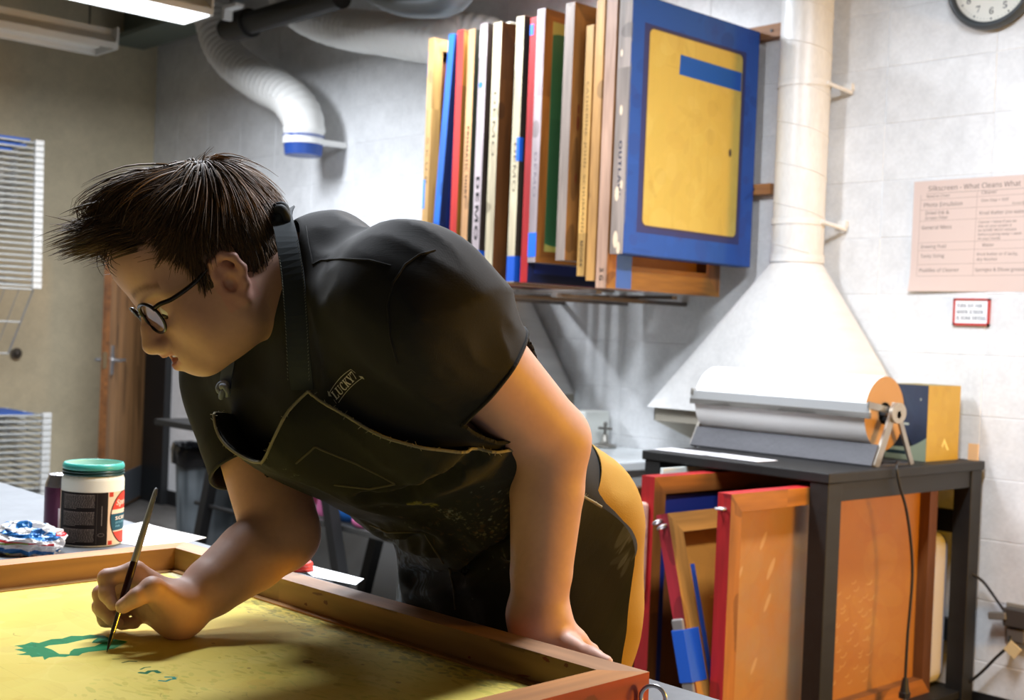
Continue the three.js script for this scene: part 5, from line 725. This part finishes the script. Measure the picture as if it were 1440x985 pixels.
{ // t-shirt
  const hemR = shR.clone().lerp(elR, 0.58), hemL = shL.clone().lerp(elL, 0.5), dR = elR.clone().sub(shR).normalize(), dL = elL.clone().sub(shL).normalize(), endR = shR.clone().lerp(elR, 0.6), endL = shL.clone().lerp(elL, 0.5);
  const base = field([...torso(0.006), cone(shR, endR, 0.079, 0.074, 0.03), cone(shL, endL, 0.088, 0.075, 0.03), cone(C7, shL, 0.07, 0.078, 0.06), cone(C7, shR, 0.068, 0.07, 0.06)]);
  dL.copy(RT).multiplyScalar(0.76).addScaledVector(UP, -0.62).addScaledVector(FWD, 0.25).normalize();
  const f = (x, y, z) => { const d = base(x, y, z); if (d > 0.05 || d < -0.05) return d; const s = shL, q = Math.hypot(x - s.x, y - s.y, z - s.z); return d - 0.016 * (ridge(x, y, z, 9, 1) - 0.6) - 0.007 * (ridge(x + y, y - z, z * 0.6, 17, 5) - 0.6) * Math.min(1, 0.14 / (q + 0.05)); };
  const bodyF = field(torso(0.006)); const nk = C7.clone().lerp(V(0, -0.02, -0.03).applyMatrix4(headM), 0.55), tiltR = dR.clone().addScaledVector(UP, -0.15).normalize();
  const keep = (x, y, z) => {
    const aR = (x - hemR.x) * tiltR.x + (y - hemR.y) * tiltR.y + (z - hemR.z) * tiltR.z, aL = (x - hemL.x) * dL.x + (y - hemL.y) * dL.y + (z - hemL.z) * dL.z, nR = Math.hypot(x - hemR.x, y - hemR.y, z - hemR.z) < 0.13, nL = Math.hypot(x - hemL.x, y - hemL.y, z - hemL.z) < 0.14;
    const t = (z < -1.25 || y < 0.93) ? y - 0.86 : 1; let k = Math.min(t, Math.hypot(x - nk.x, y - nk.y, z - nk.z) - 0.082);
    const sg = (p, a, b) => { const e = b.clone().sub(a), h = ((p.x - a.x) * e.x + (p.y - a.y) * e.y + (p.z - a.z) * e.z) / e.lengthSq(); return [h, Math.hypot(p.x - a.x - e.x * h, p.y - a.y - e.y * h, p.z - a.z - e.z * h)]; };
    const p = { x, y, z }; if (nR && sg(p, shR, elR)[1] < 0.1 && sg(p, shR, elR)[0] > 0.35 && bodyF(x, y, z) > 0.016) k = Math.min(k, -aR); if (nL && sg(p, shL, elL)[1] < 0.1 && sg(p, shL, elL)[0] > 0.35 && bodyF(x, y, z) > 0.016) k = Math.min(k, -aL); return k;
  };
  shirtS = surfaceNet(f, V(-1.85, 0.83, -1.55), V(-1.02, 1.42, -0.82), 0.0075);
  const c = clothOf(shirtS, keep, 0.004); const t = add('t_shirt', geoOf(c, (x, y, z) => [x + z, y]), cottonM, person);
  const hem = c.border.filter(([a]) => a.distanceTo(hemL) < 0.11 || a.distanceTo(hemR) < 0.11); if (hem.length) add('sleeve_hem', merge(hem.map(([a, b]) => rod(a, b, 0.0028, 0.0028, 5))), cottonM, t);
  const onS = (px, py, ff, off = 0.001) => { const v = dirOf(px, py); let d = 1.2; for (let i = 0; i < 160; i++) { const q = camera.position.clone().addScaledVector(v, d), e = ff(q.x, q.y, q.z); if (e < 0.0004) break; d += Math.max(0.0008, e * 0.6); } return camera.position.clone().addScaledVector(v, d - off); };
  for (const l of [[[430, 318], [434, 345], [440, 372], [452, 366], [480, 364], [520, 366], [556, 376]], [[612, 352], [590, 358], [570, 372], [553, 398], [545, 430], [548, 470], [560, 520]]]) { const q = []; l.slice(1).forEach((b2, i) => { for (let s = 0; s < 6; s++) q.push(onS(l[i][0] + (b2[0] - l[i][0]) * s / 6, l[i][1] + (b2[1] - l[i][1]) * s / 6, f, 0)); }); add('seam', tube(q, 0.0014, 90, 6), cottonM, t); }
  // chest print
  const ft = canvasTex(512, 256, (g, w, h) => { g.clearRect(0, 0, w, h); g.strokeStyle = '#b9b7ad'; g.lineWidth = 6; g.beginPath(); g.moveTo(40, 60); g.quadraticCurveTo(256, 20, 470, 58); g.lineTo(478, 186); g.quadraticCurveTo(256, 150, 34, 190); g.closePath(); g.stroke(); g.fillStyle = '#c9c7bd'; g.font = 'bold 118px serif'; g.textAlign = 'center'; g.textBaseline = 'middle'; g.fillText('LUCKY7', 256, 112, 400); g.fillStyle = '#a9a79d'; g.beginPath(); g.ellipse(26, 66, 18, 34, 0.3, 0, 7); g.fill(); g.beginPath(); g.ellipse(492, 190, 14, 36, -0.5, 0, 7); g.fill(); });
  const a = P(470, 561, 1.56), b = P(508, 520, 1.52), ex = b.clone().sub(a), W0 = ex.length() * 1.12; ex.normalize(); const vw = camera.position.clone().sub(a).normalize(), ey = new THREE.Vector3().crossVectors(vw, ex).normalize(), cn = a.clone().add(b).multiplyScalar(0.5), H0 = W0 * 0.45, pp = [], pn = [], pu = [];
  for (let i = 0; i < shirtS.idx.length; i += 3) { const ids = [0, 1, 2].map((q) => shirtS.idx[i + q]), q = ids.map((k) => V(shirtS.pos[3 * k], shirtS.pos[3 * k + 1], shirtS.pos[3 * k + 2])), n = ids.map((k) => V(shirtS.nor[3 * k], shirtS.nor[3 * k + 1], shirtS.nor[3 * k + 2])); if (n[0].dot(vw) < 0.15) continue; const uv = q.map((r) => { const d = r.clone().sub(cn); return [d.dot(ex) / W0 + 0.5, d.dot(ey) / H0 + 0.5]; }); if (uv.some(([s, t2]) => s < 0.0 || s > 1 || t2 < 0.0 || t2 > 1) || q[0].distanceTo(cn) > 0.12) continue; q.forEach((r, k) => { r.addScaledVector(n[k], 0.0012); pp.push(r.x, r.y, r.z); pn.push(n[k].x, n[k].y, n[k].z); pu.push(...uv[k]); }); }
  if (pp.length) { const g = new THREE.BufferGeometry(); g.setAttribute('position', new THREE.Float32BufferAttribute(pp, 3)); g.setAttribute('normal', new THREE.Float32BufferAttribute(pn, 3)); g.setAttribute('uv', new THREE.Float32BufferAttribute(pu, 2)); add('chest_print', g, new THREE.MeshStandardMaterial({ map: ft, transparent: true, roughness: 0.8, side: THREE.DoubleSide }), t).userData.label = 'small grey ribbon lettering on the chest'; }
}
{ // trousers
  const base = field([...legsOf(0.012), cone(V(-1.335, 0.95, -1.36), V(-1.47, 0.95, -1.36), 0.108, 0.108, 0.04), cone(V(-1.335, 0.86, -1.37), V(-1.48, 0.86, -1.37), 0.094, 0.094, 0.04), cone(V(-1.325, 1.01, -1.255), V(-1.48, 1.01, -1.255), 0.114, 0.114, 0.05)]);
  const f = (x, y, z) => { const d = base(x, y, z); return Math.abs(d) > 0.04 ? d : d - 0.008 * (ridge(x, y * 1.6, z, 8, 3) - 0.6); };
  const c = clothOf(surfaceNet(f, V(-1.68, 0.02, -1.6), V(-1.14, 1.16, -1.08), 0.011), (x, y, z) => Math.min(y - 0.09, 0.1 - loc(x, y, z)[1]), 0.003);
  const khaki = M(0xa8842f, 0.85, 0, { bumpMap: weave, bumpScale: 0.0004 }), t = add('trousers', geoOf(c), khaki, person);
  for (const x of [-1.305, -1.51]) { const g = new THREE.SphereGeometry(1, 24, 16), p = g.attributes.position; for (let i = 0; i < p.count; i++) p.setXYZ(i, p.getX(i) * 0.05, Math.max(0.001, 0.045 + p.getY(i) * (p.getZ(i) > 0 ? 0.04 : 0.055)), p.getZ(i) * 0.14); g.computeVertexNormals(); g.translate(x, 0, -1.36); add('shoe', g, M(0x2a2522, 0.6), person); }
}
{ // apron: bib hanging off the chest, skirt round the hips
  const base = field([...torso(0.017), cone(P(368, 566, 1.675), P(432, 590, 1.63), 0.062, 0.06, 0.05), cone(P(432, 590, 1.63), P(520, 620, 1.7), 0.062, 0.07, 0.06), cone(P(368, 566, 1.675), P(500, 610, 1.78), 0.06, 0.08, 0.06), cone(V(-1.32, 0.97, -1.36), V(-1.3, 0.4, -1.38), 0.128, 0.145, 0.05), cone(V(-1.4, 0.96, -1.355), V(-1.4, 0.4, -1.38), 0.13, 0.15, 0.05), cone(V(-1.485, 0.96, -1.36), V(-1.5, 0.4, -1.38), 0.128, 0.145, 0.05), cone(V(-1.525, 0.93, -1.335), V(-1.55, 0.4, -1.35), 0.105, 0.12, 0.05)]);
  const hit0 = (px, py) => { const v = dirOf(px, py); let d = 1.3; for (let i = 0; i < 160; i++) { const q = camera.position.clone().addScaledVector(v, d), e = base(q.x, q.y, q.z); if (e < 0.0006) break; d += Math.max(0.001, e * 0.7); } return camera.position.clone().addScaledVector(v, d); };
  const CR = [[[520, 694], [565, 690], [620, 668], [668, 638]], [[540, 752], [580, 760], [602, 752]], [[745, 735], [700, 768], [645, 802], [580, 812]], [[560, 800], [552, 840]]].flatMap((l) => chain(l.map((q) => hit0(...q)), l.map(() => 0), 0.01)); // pressed folds
  const f = (x, y, z) => { const d = base(x, y, z); if (Math.abs(d) > 0.05) return d; const sk = Math.max(0, Math.min(1, (1.0 - y) * 6)); let cr = 0; for (let i = 0; i < CR.length; i++) { const e = CR[i].d(x, y, z); if (e < 0.05) cr += 0.017 * Math.exp(-((e / 0.011) ** 2)) - 0.006 * Math.exp(-(((e - 0.028) / 0.013) ** 2)); } return d + cr - 0.011 * (ridge(x, y, z, 7, 7) - 0.6) - 0.009 * (ridge(x * 1.5 + y, y, z, 13, 9) - 0.6) - sk * 0.004 * Math.sin(x * 60); };
  const PL = P(425, 548, 1.56), PR = P(316, 546, 1.72), lL = loc(PL.x, PL.y, PL.z), lR = loc(PR.x, PR.y, PR.z);
  const uvf = (x, y, z) => { const [u, v] = loc(x, y, z); return [u / 1.0 + 0.5, (v + 0.7) / 1.3]; };
  const keep = (x, y, z) => {
    const [u, v, n] = loc(x, y, z), fs = Math.atan2(x + 1.4, z + 1.375), fb = Math.atan2(u, n), w = Math.max(0, Math.min(1, (y - 0.9) / 0.12)), phi = fs + (fb - fs) * w;
    const t = Math.max(0, Math.min(1, (v - 0.02) / (lL[1] - 0.02))), lim = 0.62 + 1.13 * (1 - t ** 2.2), lm = 1.5 - 0.22 * Math.max(0, Math.min(1, (1.0 - y) / 0.4)), lim2 = Math.min(phi > 0 ? lm + (u < 0 ? 9 : 0) : 9, w < 1 ? 1.75 * (1 - w) + lim * w : lim);
    const um = (u - lR[0]) / (lL[0] - lR[0]), dip = 0.05 * Math.sin(Math.max(0, Math.min(1, um)) * Math.PI), top = lR[1] + (lL[1] - lR[1]) * um - dip;
    return Math.min((lim2 - Math.abs(phi)) * 0.15, w > 0 ? top - v : 1, y - 0.42);
  };
  const c = clothOf(surfaceNet(f, V(-1.8, 0.4, -1.6), V(-1.05, 1.4, -0.75), 0.0085), keep, 0.004);
  const TX = (g, px, py, d, fn) => { const q = P(px, py, d), [a, b] = uvf(q.x, q.y, q.z); fn(a * 1024, (1 - b) * 1331); };
  const tex = canvasTex(1024, 1331, (g, w, h) => {
    g.fillStyle = '#22241c'; g.fillRect(0, 0, w, h); blot(g, w, h, ['#191a15', '#2c2e25', '#25271f', '#171814'], 300, 10, 80, 0.4);
    const sp = (px, py, d, col, n, s, r) => TX(g, px, py, d, (x, y) => { for (let i = 0; i < n; i++) { g.globalAlpha = rr(0.15, 0.7); g.fillStyle = col; g.beginPath(); g.ellipse(x + rr(-s, s), y + rr(-s, s), rr(0.4, r), rr(0.4, r) * rr(0.3, 1), rnd() * 3, 0, 7); g.fill(); } g.globalAlpha = 1; });
    sp(612, 668, 1.66, '#8b8430', 60, 10, 6); sp(622, 684, 1.66, '#8b8430', 40, 8, 4); sp(648, 700, 1.67, '#8d8f80', 60, 14, 3.5); sp(690, 732, 1.66, '#8a7d58', 110, 34, 3.5); sp(660, 745, 1.69, '#5f3f22', 160, 70, 5); sp(600, 700, 1.7, '#77776a', 26, 60, 4); sp(680, 690, 1.66, '#9a9a8c', 22, 40, 3); for (const [a, b2] of [[570, 800], [552, 775], [585, 820], [545, 800]]) for (const q of [1.84, 1.92, 2.0]) sp(a, b2, q, '#5d6a74', 70, 26, 6); sp(830, 790, 1.7, '#8a6a3a', 20, 16, 7); sp(815, 840, 1.7, '#96682e', 14, 10, 6); sp(840, 880, 1.72, '#63696a', 30, 20, 10); sp(705, 795, 1.72, '#b9b9ac', 8, 8, 6); sp(490, 660, 1.68, '#8a8a7c', 14, 24, 4); sp(440, 620, 1.62, '#9a9a8c', 10, 16, 3);
    for (let i = 0; i < 420; i++) { g.globalAlpha = rr(0.1, 0.6); g.fillStyle = ['#a9a999', '#7d7a60', '#8a6a40', '#6d7680'][i % 4]; g.beginPath(); g.ellipse(rnd() * w, h * rr(0.25, 1), rr(0.4, 2.6), rr(0.4, 1.6), rnd() * 3, 0, 7); g.fill(); } g.globalAlpha = 1;
  });
  const am = new THREE.MeshPhysicalMaterial({ map: tex, roughness: 0.92, sheen: 0.3, sheenRoughness: 0.7, sheenColor: new THREE.Color(0x4a4a40), bumpMap: weave, bumpScale: 0.0005, side: THREE.DoubleSide });
  const t = add('apron', geoOf(c, uvf), am, person);
  const fray = []; for (const [a, b] of c.border) { if (a.y < 0.99) continue; fray.push(rod(a, b, 0.0022, 0.0022, 5)); if (rnd() < 0.5) { const d = V(rr(-1, 1), rr(-1, 1), rr(-1, 1)).normalize().multiplyScalar(rr(0.003, 0.007)); fray.push(rod(a, a.clone().add(d), 0.0007, 0.0003, 4)); } }
  if (fray.length) add('frayed_edge', merge(fray), M(0x8f8a72, 0.9), t);
  const onA = (px, py) => { const v = dirOf(px, py); let d = 1.3; for (let i = 0; i < 160; i++) { const q = camera.position.clone().addScaledVector(v, d), e = f(q.x, q.y, q.z); if (e < 0.0004) break; d += Math.max(0.0008, e * 0.6); } return camera.position.clone().addScaledVector(v, d); };
  for (const l of [[[416, 652], [443, 629], [500, 652], [540, 672], [556, 681]], [[556, 681], [520, 688], [470, 682]], [[520, 738], [545, 749], [594, 749]], [[597, 750], [612, 775], [624, 793]], [[632, 800], [638, 830], [640, 858]]]) { const q = []; l.slice(1).forEach((b2, i) => { for (let s = 0; s < 6; s++) q.push(onA(l[i][0] + (b2[0] - l[i][0]) * s / 6, l[i][1] + (b2[1] - l[i][1]) * s / 6)); }); q.push(onA(...l[l.length - 1])); add('pocket_seam', tube(q, 0.0017, 80, 6), M(0x57533f, 0.9), t); }
  // neck straps: ribbons with thickness
  const ribbon = (pts, sides, w, th) => { const cv = new THREE.CatmullRomCurve3(pts), sv = new THREE.CatmullRomCurve3(sides), N = 40, pos = [], idx = []; for (let i = 0; i <= N; i++) { const q = cv.getPoint(i / N), T = cv.getTangent(i / N), s = sv.getPoint(i / N); s.addScaledVector(T, -s.dot(T)).normalize(); const n = new THREE.Vector3().crossVectors(T, s).normalize(); for (const [a, b] of [[-1, -1], [1, -1], [1, 1], [-1, 1]]) { const r = q.clone().addScaledVector(s, a * w / 2).addScaledVector(n, b * th / 2); pos.push(r.x, r.y, r.z); } if (i) for (let k = 0; k < 4; k++) { const a = (i - 1) * 4 + k, b = (i - 1) * 4 + (k + 1) % 4; idx.push(a, b, b + 4, a, b + 4, a + 4); } } const g = new THREE.BufferGeometry(); g.setAttribute('position', new THREE.Float32BufferAttribute(pos, 3)); g.setIndex(idx); const q = g.toNonIndexed(); q.computeVertexNormals(); return metreUV(q); };
  const sm_ = M(0x2c3438, 0.85), rt = RT.clone(), bk = FWD.clone();
  const sL = add('neck_strap', ribbon([PL.clone(), P(420, 500, 1.535), P(416, 440, 1.53), P(411, 385, 1.545), P(403, 335, 1.575), P(396, 305, 1.63), P(402, 300, 1.7), P(380, 330, 1.76)], [rt, rt, rt, rt, rt.clone().addScaledVector(bk, 0.3), rt.clone().addScaledVector(UP, 0.3).addScaledVector(bk, 0.5), rt.clone().addScaledVector(UP, 0.8), rt.clone().addScaledVector(UP, 0.8)], 0.028, 0.003), sm_, t);
  add('stitching', merge([-1, 1].flatMap((s) => Array.from({ length: 46 }, (_, i) => { const cv = [P(420, 535, 1.535), P(418, 480, 1.53), P(415, 430, 1.528), P(411, 385, 1.542), P(404, 340, 1.57)], q = new THREE.CatmullRomCurve3(cv).getPoint(i / 45).addScaledVector(rt, s * 0.0125).addScaledVector(FWD, -0.002); return rod(q, q.clone().addScaledVector(UP, 0.0022).addScaledVector(rt, s * 0.001), 0.0005, 0.0005, 4); }))), M(0x7d8078, 0.8), sL);
  add('strap_knot', (() => { const q = P(394, 303, 1.615), g = new THREE.TorusKnotGeometry(0.009, 0.006, 60, 8); g.translate(q.x, q.y, q.z); return g; })(), sm_, t);
  add('neck_strap', ribbon([PR.clone(), P(319, 525, 1.715), P(330, 480, 1.73), P(355, 440, 1.76)], [rt, rt, rt, rt], 0.016, 0.003), M(0x57647a, 0.85), t);
  add('strap_knot', (() => { const g = new THREE.TorusKnotGeometry(0.007, 0.004, 60, 8); g.translate(...P(314, 549, 1.71).toArray()); return g; })(), M(0x7d8898, 0.85), t);
  
}
// ---------------------------------------------------------------- glasses, eyes, teeth
{
  const hg = new THREE.Group(); const put = (n, g, m, p = person) => add(n, g.applyMatrix4(headM), m, p);
  const fm = M(0x171210, 0.25), gl = new THREE.MeshPhysicalMaterial({ color: 0xffffff, transmission: 1, thickness: 0, roughness: 0.02, ior: 1.5 });
  const ringPts = (s) => Array.from({ length: 40 }, (_, i) => { const a = i / 40 * 2 * Math.PI, c = Math.cos(a), d = Math.sin(a); return V(s * 0.036 + 0.027 * Math.sign(c) * Math.abs(c) ** 0.8, 0.0 + 0.021 * Math.sign(d) * Math.abs(d) ** 0.88, 0.114 - 2 * (s * 0.036 + 0.027 * c) ** 2 + 0.002 * d); });
  const o = [];
  for (const s of [-1, 1]) { const q = ringPts(s); o.push(new THREE.TubeGeometry(new THREE.CatmullRomCurve3(q, true), 80, 0.002, 8, true)); o.push(tube(q.slice(2, 19).map((p) => p.clone().add(V(0, 0.001, 0.001))), 0.0022, 40, 8)); o.push(tube([V(s * 0.061, 0.011, 0.1065), V(s * 0.067, 0.012, 0.1), V(s * 0.071, 0.01, 0.085), V(s * 0.077, 0.014, 0.048), V(s * 0.0785, 0.02, 0.03)], 0.003, 50, 8)); }
  o.push(tube([V(-0.011, 0.006, 0.113), V(0, 0.0095, 0.1155), V(0.011, 0.006, 0.113)], 0.0019, 20, 8));
  const frame = put('glasses', merge(o), fm); frame.userData.label = 'dark round-rimmed glasses';
  for (const s of [-1, 1]) { const sh = new THREE.Shape(ringPts(s).map((p) => new THREE.Vector2(p.x, p.y))), g = new THREE.ShapeGeometry(sh, 1), p = g.attributes.position; for (let i = 0; i < p.count; i++) p.setZ(i, 0.1125 - 2 * p.getX(i) ** 2); g.computeVertexNormals(); put('lens', g, gl, frame); }
  put('hinge_pins', merge([-0.06, -0.054, -0.048, -0.02, 0.0].map((x) => new THREE.SphereGeometry(0.0013, 8, 6).translate(x, 0.0195 - 0.2 * Math.abs(x + 0.034) ** 1.0, 0.1155 - 2 * x * x))), steelM, frame);
  for (const s of [-1, 1]) { const e = put('eye', new THREE.SphereGeometry(0.0121, 24, 16).translate(s * 0.032, 0.001, 0.0855), M(0xe9e2da, 0.15)); put('iris', new THREE.SphereGeometry(0.0055, 16, 10).translate(s * 0.032, -0.005, 0.0935), M(0x3a2416, 0.15), e); }
  put('teeth', new THREE.SphereGeometry(1, 24, 10).scale(0.018, 0.0045, 0.01).translate(0, -0.0565, 0.0985), M(0xe6dccb, 0.3));
}
// ---------------------------------------------------------------- hair
{
  const C = V(0, 0.035, 0.002), R = V(0.077, 0.094, 0.1), whorl = V(0.012, 0.122, -0.045);
  const line = (x, y, z) => { // above this height there is hair
    const ax = Math.abs(x); if (z > 0.055) return 0.088 - 0.25 * (ax * ax) / 0.06 * 10 * 0.1; if (z > 0.042) return 0.088 - (0.055 - z) / 0.015 * 0.083 * Math.min(1, ax / 0.06); if (z > 0.028) return ax > 0.05 ? 0.0 : 0.0; if (z > -0.016) return ax > 0.05 ? 0.042 : -0.03; return -0.03;
  };
  const pr = [ell(C, R.clone().addScalar(0.004), 0.02), cone(V(0, 0.105, -0.03), V(0, 0.112, 0.055), 0.04, 0.036, 0.04), cone(V(0.005, 0.118, 0.04), V(0.0, 0.137, 0.095), 0.03, 0.012, 0.03), ell(V(0, 0.055, -0.045), V(0.072, 0.072, 0.06), 0.03)], f0 = field(pr);
  const f = (x, y, z) => { const d = f0(x, y, z); return Math.abs(d) > 0.03 ? d : d - 0.006 * (noise3(x * 90, y * 40, z * 40) - 0.5); };
  const c = clothOf(surfaceNet(f, V(-0.1, -0.06, -0.14), V(0.1, 0.19, 0.14), 0.004), (x, y, z) => y - line(x, y, z) - 0.006 * (noise3(x * 120, y * 120, z * 120) - 0.5), 0.006);
  const colC = [0x2e2117, 0x41301f, 0x574129, 0x705437, 0x8d6d49].map(lin), pos = [], nor = [], col = [], idx = [];
  const strand = (pts, r0, cl) => { const n = pts.length, b = pos.length / 3; for (let i = 0; i < n; i++) { const T = pts[Math.min(i + 1, n - 1)].clone().sub(pts[Math.max(0, i - 1)]).normalize(), a = new THREE.Vector3().crossVectors(T, V(0.3, 0.5, 0.81)).normalize(), e = new THREE.Vector3().crossVectors(T, a), r = r0 * (1 - 0.85 * (i / (n - 1)) ** 1.5); for (let k = 0; k < 3; k++) { const q = a.clone().multiplyScalar(Math.cos(k * 2.094)).addScaledVector(e, Math.sin(k * 2.094)); pos.push(pts[i].x + q.x * r, pts[i].y + q.y * r, pts[i].z + q.z * r); nor.push(q.x, q.y, q.z); col.push(...cl); } if (i) for (let k = 0; k < 3; k++) { const u = b + (i - 1) * 3 + k, w = b + (i - 1) * 3 + (k + 1) % 3; idx.push(u, w, w + 3, u, w + 3, u + 3); } } };
  const onE = (q, s) => { const d = V((q.x - C.x) / R.x, (q.y - C.y) / R.y, (q.z - C.z) / R.z).normalize(); return V(C.x + d.x * R.x * s, C.y + d.y * R.y * s, C.z + d.z * R.z * s); };
  let made = 0, tries = 0;
  while (made < 8200 && tries++ < 90000) {
    const d = V(rr(-1, 1), rr(-1, 1), rr(-1, 1)); if (d.length() > 1) continue; const q = onE(d.add(C), 1.0); if (q.y < line(q.x, q.y, q.z) + 0.003) continue; made++;
    const top = Math.max(0, Math.min(1, (q.y - 0.075) / 0.045)), front = Math.max(0, Math.min(1, (q.z + 0.03) / 0.11)), cl = mix3(colC[Math.floor(rnd() * 3)], colC[3 + Math.floor(rnd() * 2)], rnd() * rnd());
    let t = q.clone().sub(whorl).normalize(); t.add(V(rr(-0.2, 0.2), rr(-0.12, 0.16), rr(-0.16, 0.16))).add(V(noise3(q.x * 34, q.y * 34, q.z * 34) - 0.5, noise3(q.x * 34 + 9, q.y * 34, q.z * 34) - 0.5, noise3(q.x * 34, q.y * 34 + 7, q.z * 34) - 0.5).multiplyScalar(1.5)); if (top > 0) t.add(V(0.1, 0.05, 0.9 * top * front)); if (q.z < 0.02 && top < 0.5) t.add(V(0, -0.5, -0.1)); else if (top < 0.4) t.add(V(0, -0.35, 0.35));
    const nearEar = Math.abs(q.x) > 0.05 && q.z > -0.025 && q.z < 0.05 && q.y < 0.065, len = nearEar ? rr(0.012, 0.022) : top > 0.2 ? rr(0.045, 0.085) : q.z < -0.03 ? rr(0.03, 0.055) : rr(0.025, 0.045), lift = (0.003 + 0.007 * top * rnd() + 0.009 * top * noise3(q.x * 60, q.y * 60, q.z * 60 + 3)) * (rnd() < 0.1 ? 2 : 1), n = 8, pts = []; let p = q.clone(), free = false, pv = null;
    for (let i = 0; i < n; i++) {
      const s = i / (n - 1), N = V((p.x - C.x) / (R.x * R.x), (p.y - C.y) / (R.y * R.y), (p.z - C.z) / (R.z * R.z)).normalize(), T = t.clone().addScaledVector(N, -t.dot(N)).normalize();
      if (!free) { const b = p.clone(); for (let k = 0; k < 3; k++) { const e = f0(b.x, b.y, b.z); b.addScaledVector(N, Math.max(-0.004, -e)); } pts.push(b.addScaledVector(N, (i ? 0.0015 : -0.003) + lift * (1.2 * s ** 0.7))); }
      else { const b = pts[pts.length - 1].clone(); pv = pv || T.clone(); pv.add(V(0, -0.035, 0.02)).normalize(); pts.push(b.addScaledVector(pv, len / (n - 1))); }
      if (!free) { const nx = onE(p.clone().addScaledVector(T, len / (n - 1)), 1); if (nx.z > 0.07 && nx.y < 0.097 && q.y > 0.07) { free = true; pv = pts.length > 1 ? pts[pts.length - 1].clone().sub(pts[pts.length - 2]).normalize() : T.clone(); pv.y = Math.max(pv.y, 0) * 0.8 + 0.3; pv.normalize(); } else p = nx; }
    }
    strand(pts, rr(0.0007, 0.0015), cl);
  }
  // stray ends: tip of the fringe, crown
  for (let i = 0; i < 60; i++) { const a = V(rr(-0.02, 0.03), rr(0.13, 0.155), rr(0.05, 0.09)), dz = V(rr(-0.1, 0.1), rr(-0.1, 0.5), 1).normalize(), l = rr(0.035, 0.06), pts = []; for (let k = 0; k < 7; k++) { const s = k / 6; pts.push(a.clone().addScaledVector(dz, l * s).add(V(0, -0.012 * s * s, 0))); } strand(pts, 0.0015, colC[1 + i % 3]); }
  for (let i = 0; i < 9; i++) { const a = V(rr(0.0, 0.05), rr(0.1, 0.12), rr(0.095, 0.105)), dz = V(rr(-0.2, 0.4), -1, rr(0.2, 0.7)).normalize(), l = rr(0.03, 0.06), pts = []; for (let k = 0; k < 7; k++) { const s = k / 6; pts.push(a.clone().addScaledVector(dz, l * s).add(V(0.006 * Math.sin(s * 3), 0, 0.012 * Math.sin(s * 3.1)))); } strand(pts, 0.0009, colC[i % 3]); }
  for (let i = 0; i < 36; i++) { const a = whorl.clone().add(V(rr(-0.015, 0.015), 0.008, rr(-0.015, 0.015))), dz = V(rr(-0.8, 0.8), rr(0.5, 1.2), rr(-0.9, 0.6)).normalize(), l = rr(0.02, 0.045), pts = []; for (let k = 0; k < 7; k++) { const s = k / 6; pts.push(a.clone().addScaledVector(dz, l * s).add(V(0, -0.014 * s * s, -0.012 * s * s))); } strand(pts, 0.0009, colC[2 + i % 3]); }
  const g = new THREE.BufferGeometry(); g.setAttribute('position', new THREE.Float32BufferAttribute(pos, 3)); g.setAttribute('normal', new THREE.Float32BufferAttribute(nor, 3)); g.setAttribute('uv', new THREE.BufferAttribute(new Float32Array(pos.length / 3 * 2), 2)); g.setAttribute('color', new THREE.Float32BufferAttribute(col, 3)); g.setIndex(idx);
  const cap = geoOf(c, null, (x, y, z) => mix3(colC[0], colC[1], noise3(x * 120, y * 30, z * 30)));
  add('hair', mergeGeometries([cap, g]).applyMatrix4(headM), new THREE.MeshStandardMaterial({ vertexColors: true, roughness: 0.6, side: THREE.DoubleSide }), person).userData.label = 'short tousled brown hair';
}
// ---------------------------------------------------------------- paint brush in the right hand
{
  const t = thing('paint_brush', 'thin silver-handled paint brush held over the green drawing', 'brush', tipB.clone()), d = topB.clone().sub(tipB), L = d.length(); t.quaternion.setFromUnitVectors(V(0, 1, 0), d.normalize());
  const lathe = (l) => new THREE.LatheGeometry(l.map((p) => new THREE.Vector2(...p)), 24);
  add('bristles', lathe([[0.0002, 0], [0.0014, 0.006], [0.0029, 0.016], [0.0027, 0.024], [0.0026, 0.026]]), M(0x15201b, 0.35), t);
  add('ferrule', lathe([[0.0027, 0.024], [0.0031, 0.027], [0.0034, 0.05], [0.0039, 0.062]]), M(0x8d8a80, 0.25, 0.9), t);
  add('grip', lathe([[0.0039, 0.062], [0.0047, 0.075], [0.0049, 0.1], [0.0046, 0.118]]), M(0x2a0d0c, 0.3), t);
  add('handle', lathe([[0.0046, 0.118], [0.0042, 0.16], [0.0034, L - 0.02], [0.0029, L - 0.004], [0.0018, L], [0, L + 0.0008]]), M(0xa7aaac, 0.35, 0.15), t);
}
renderer.render(scene, camera);
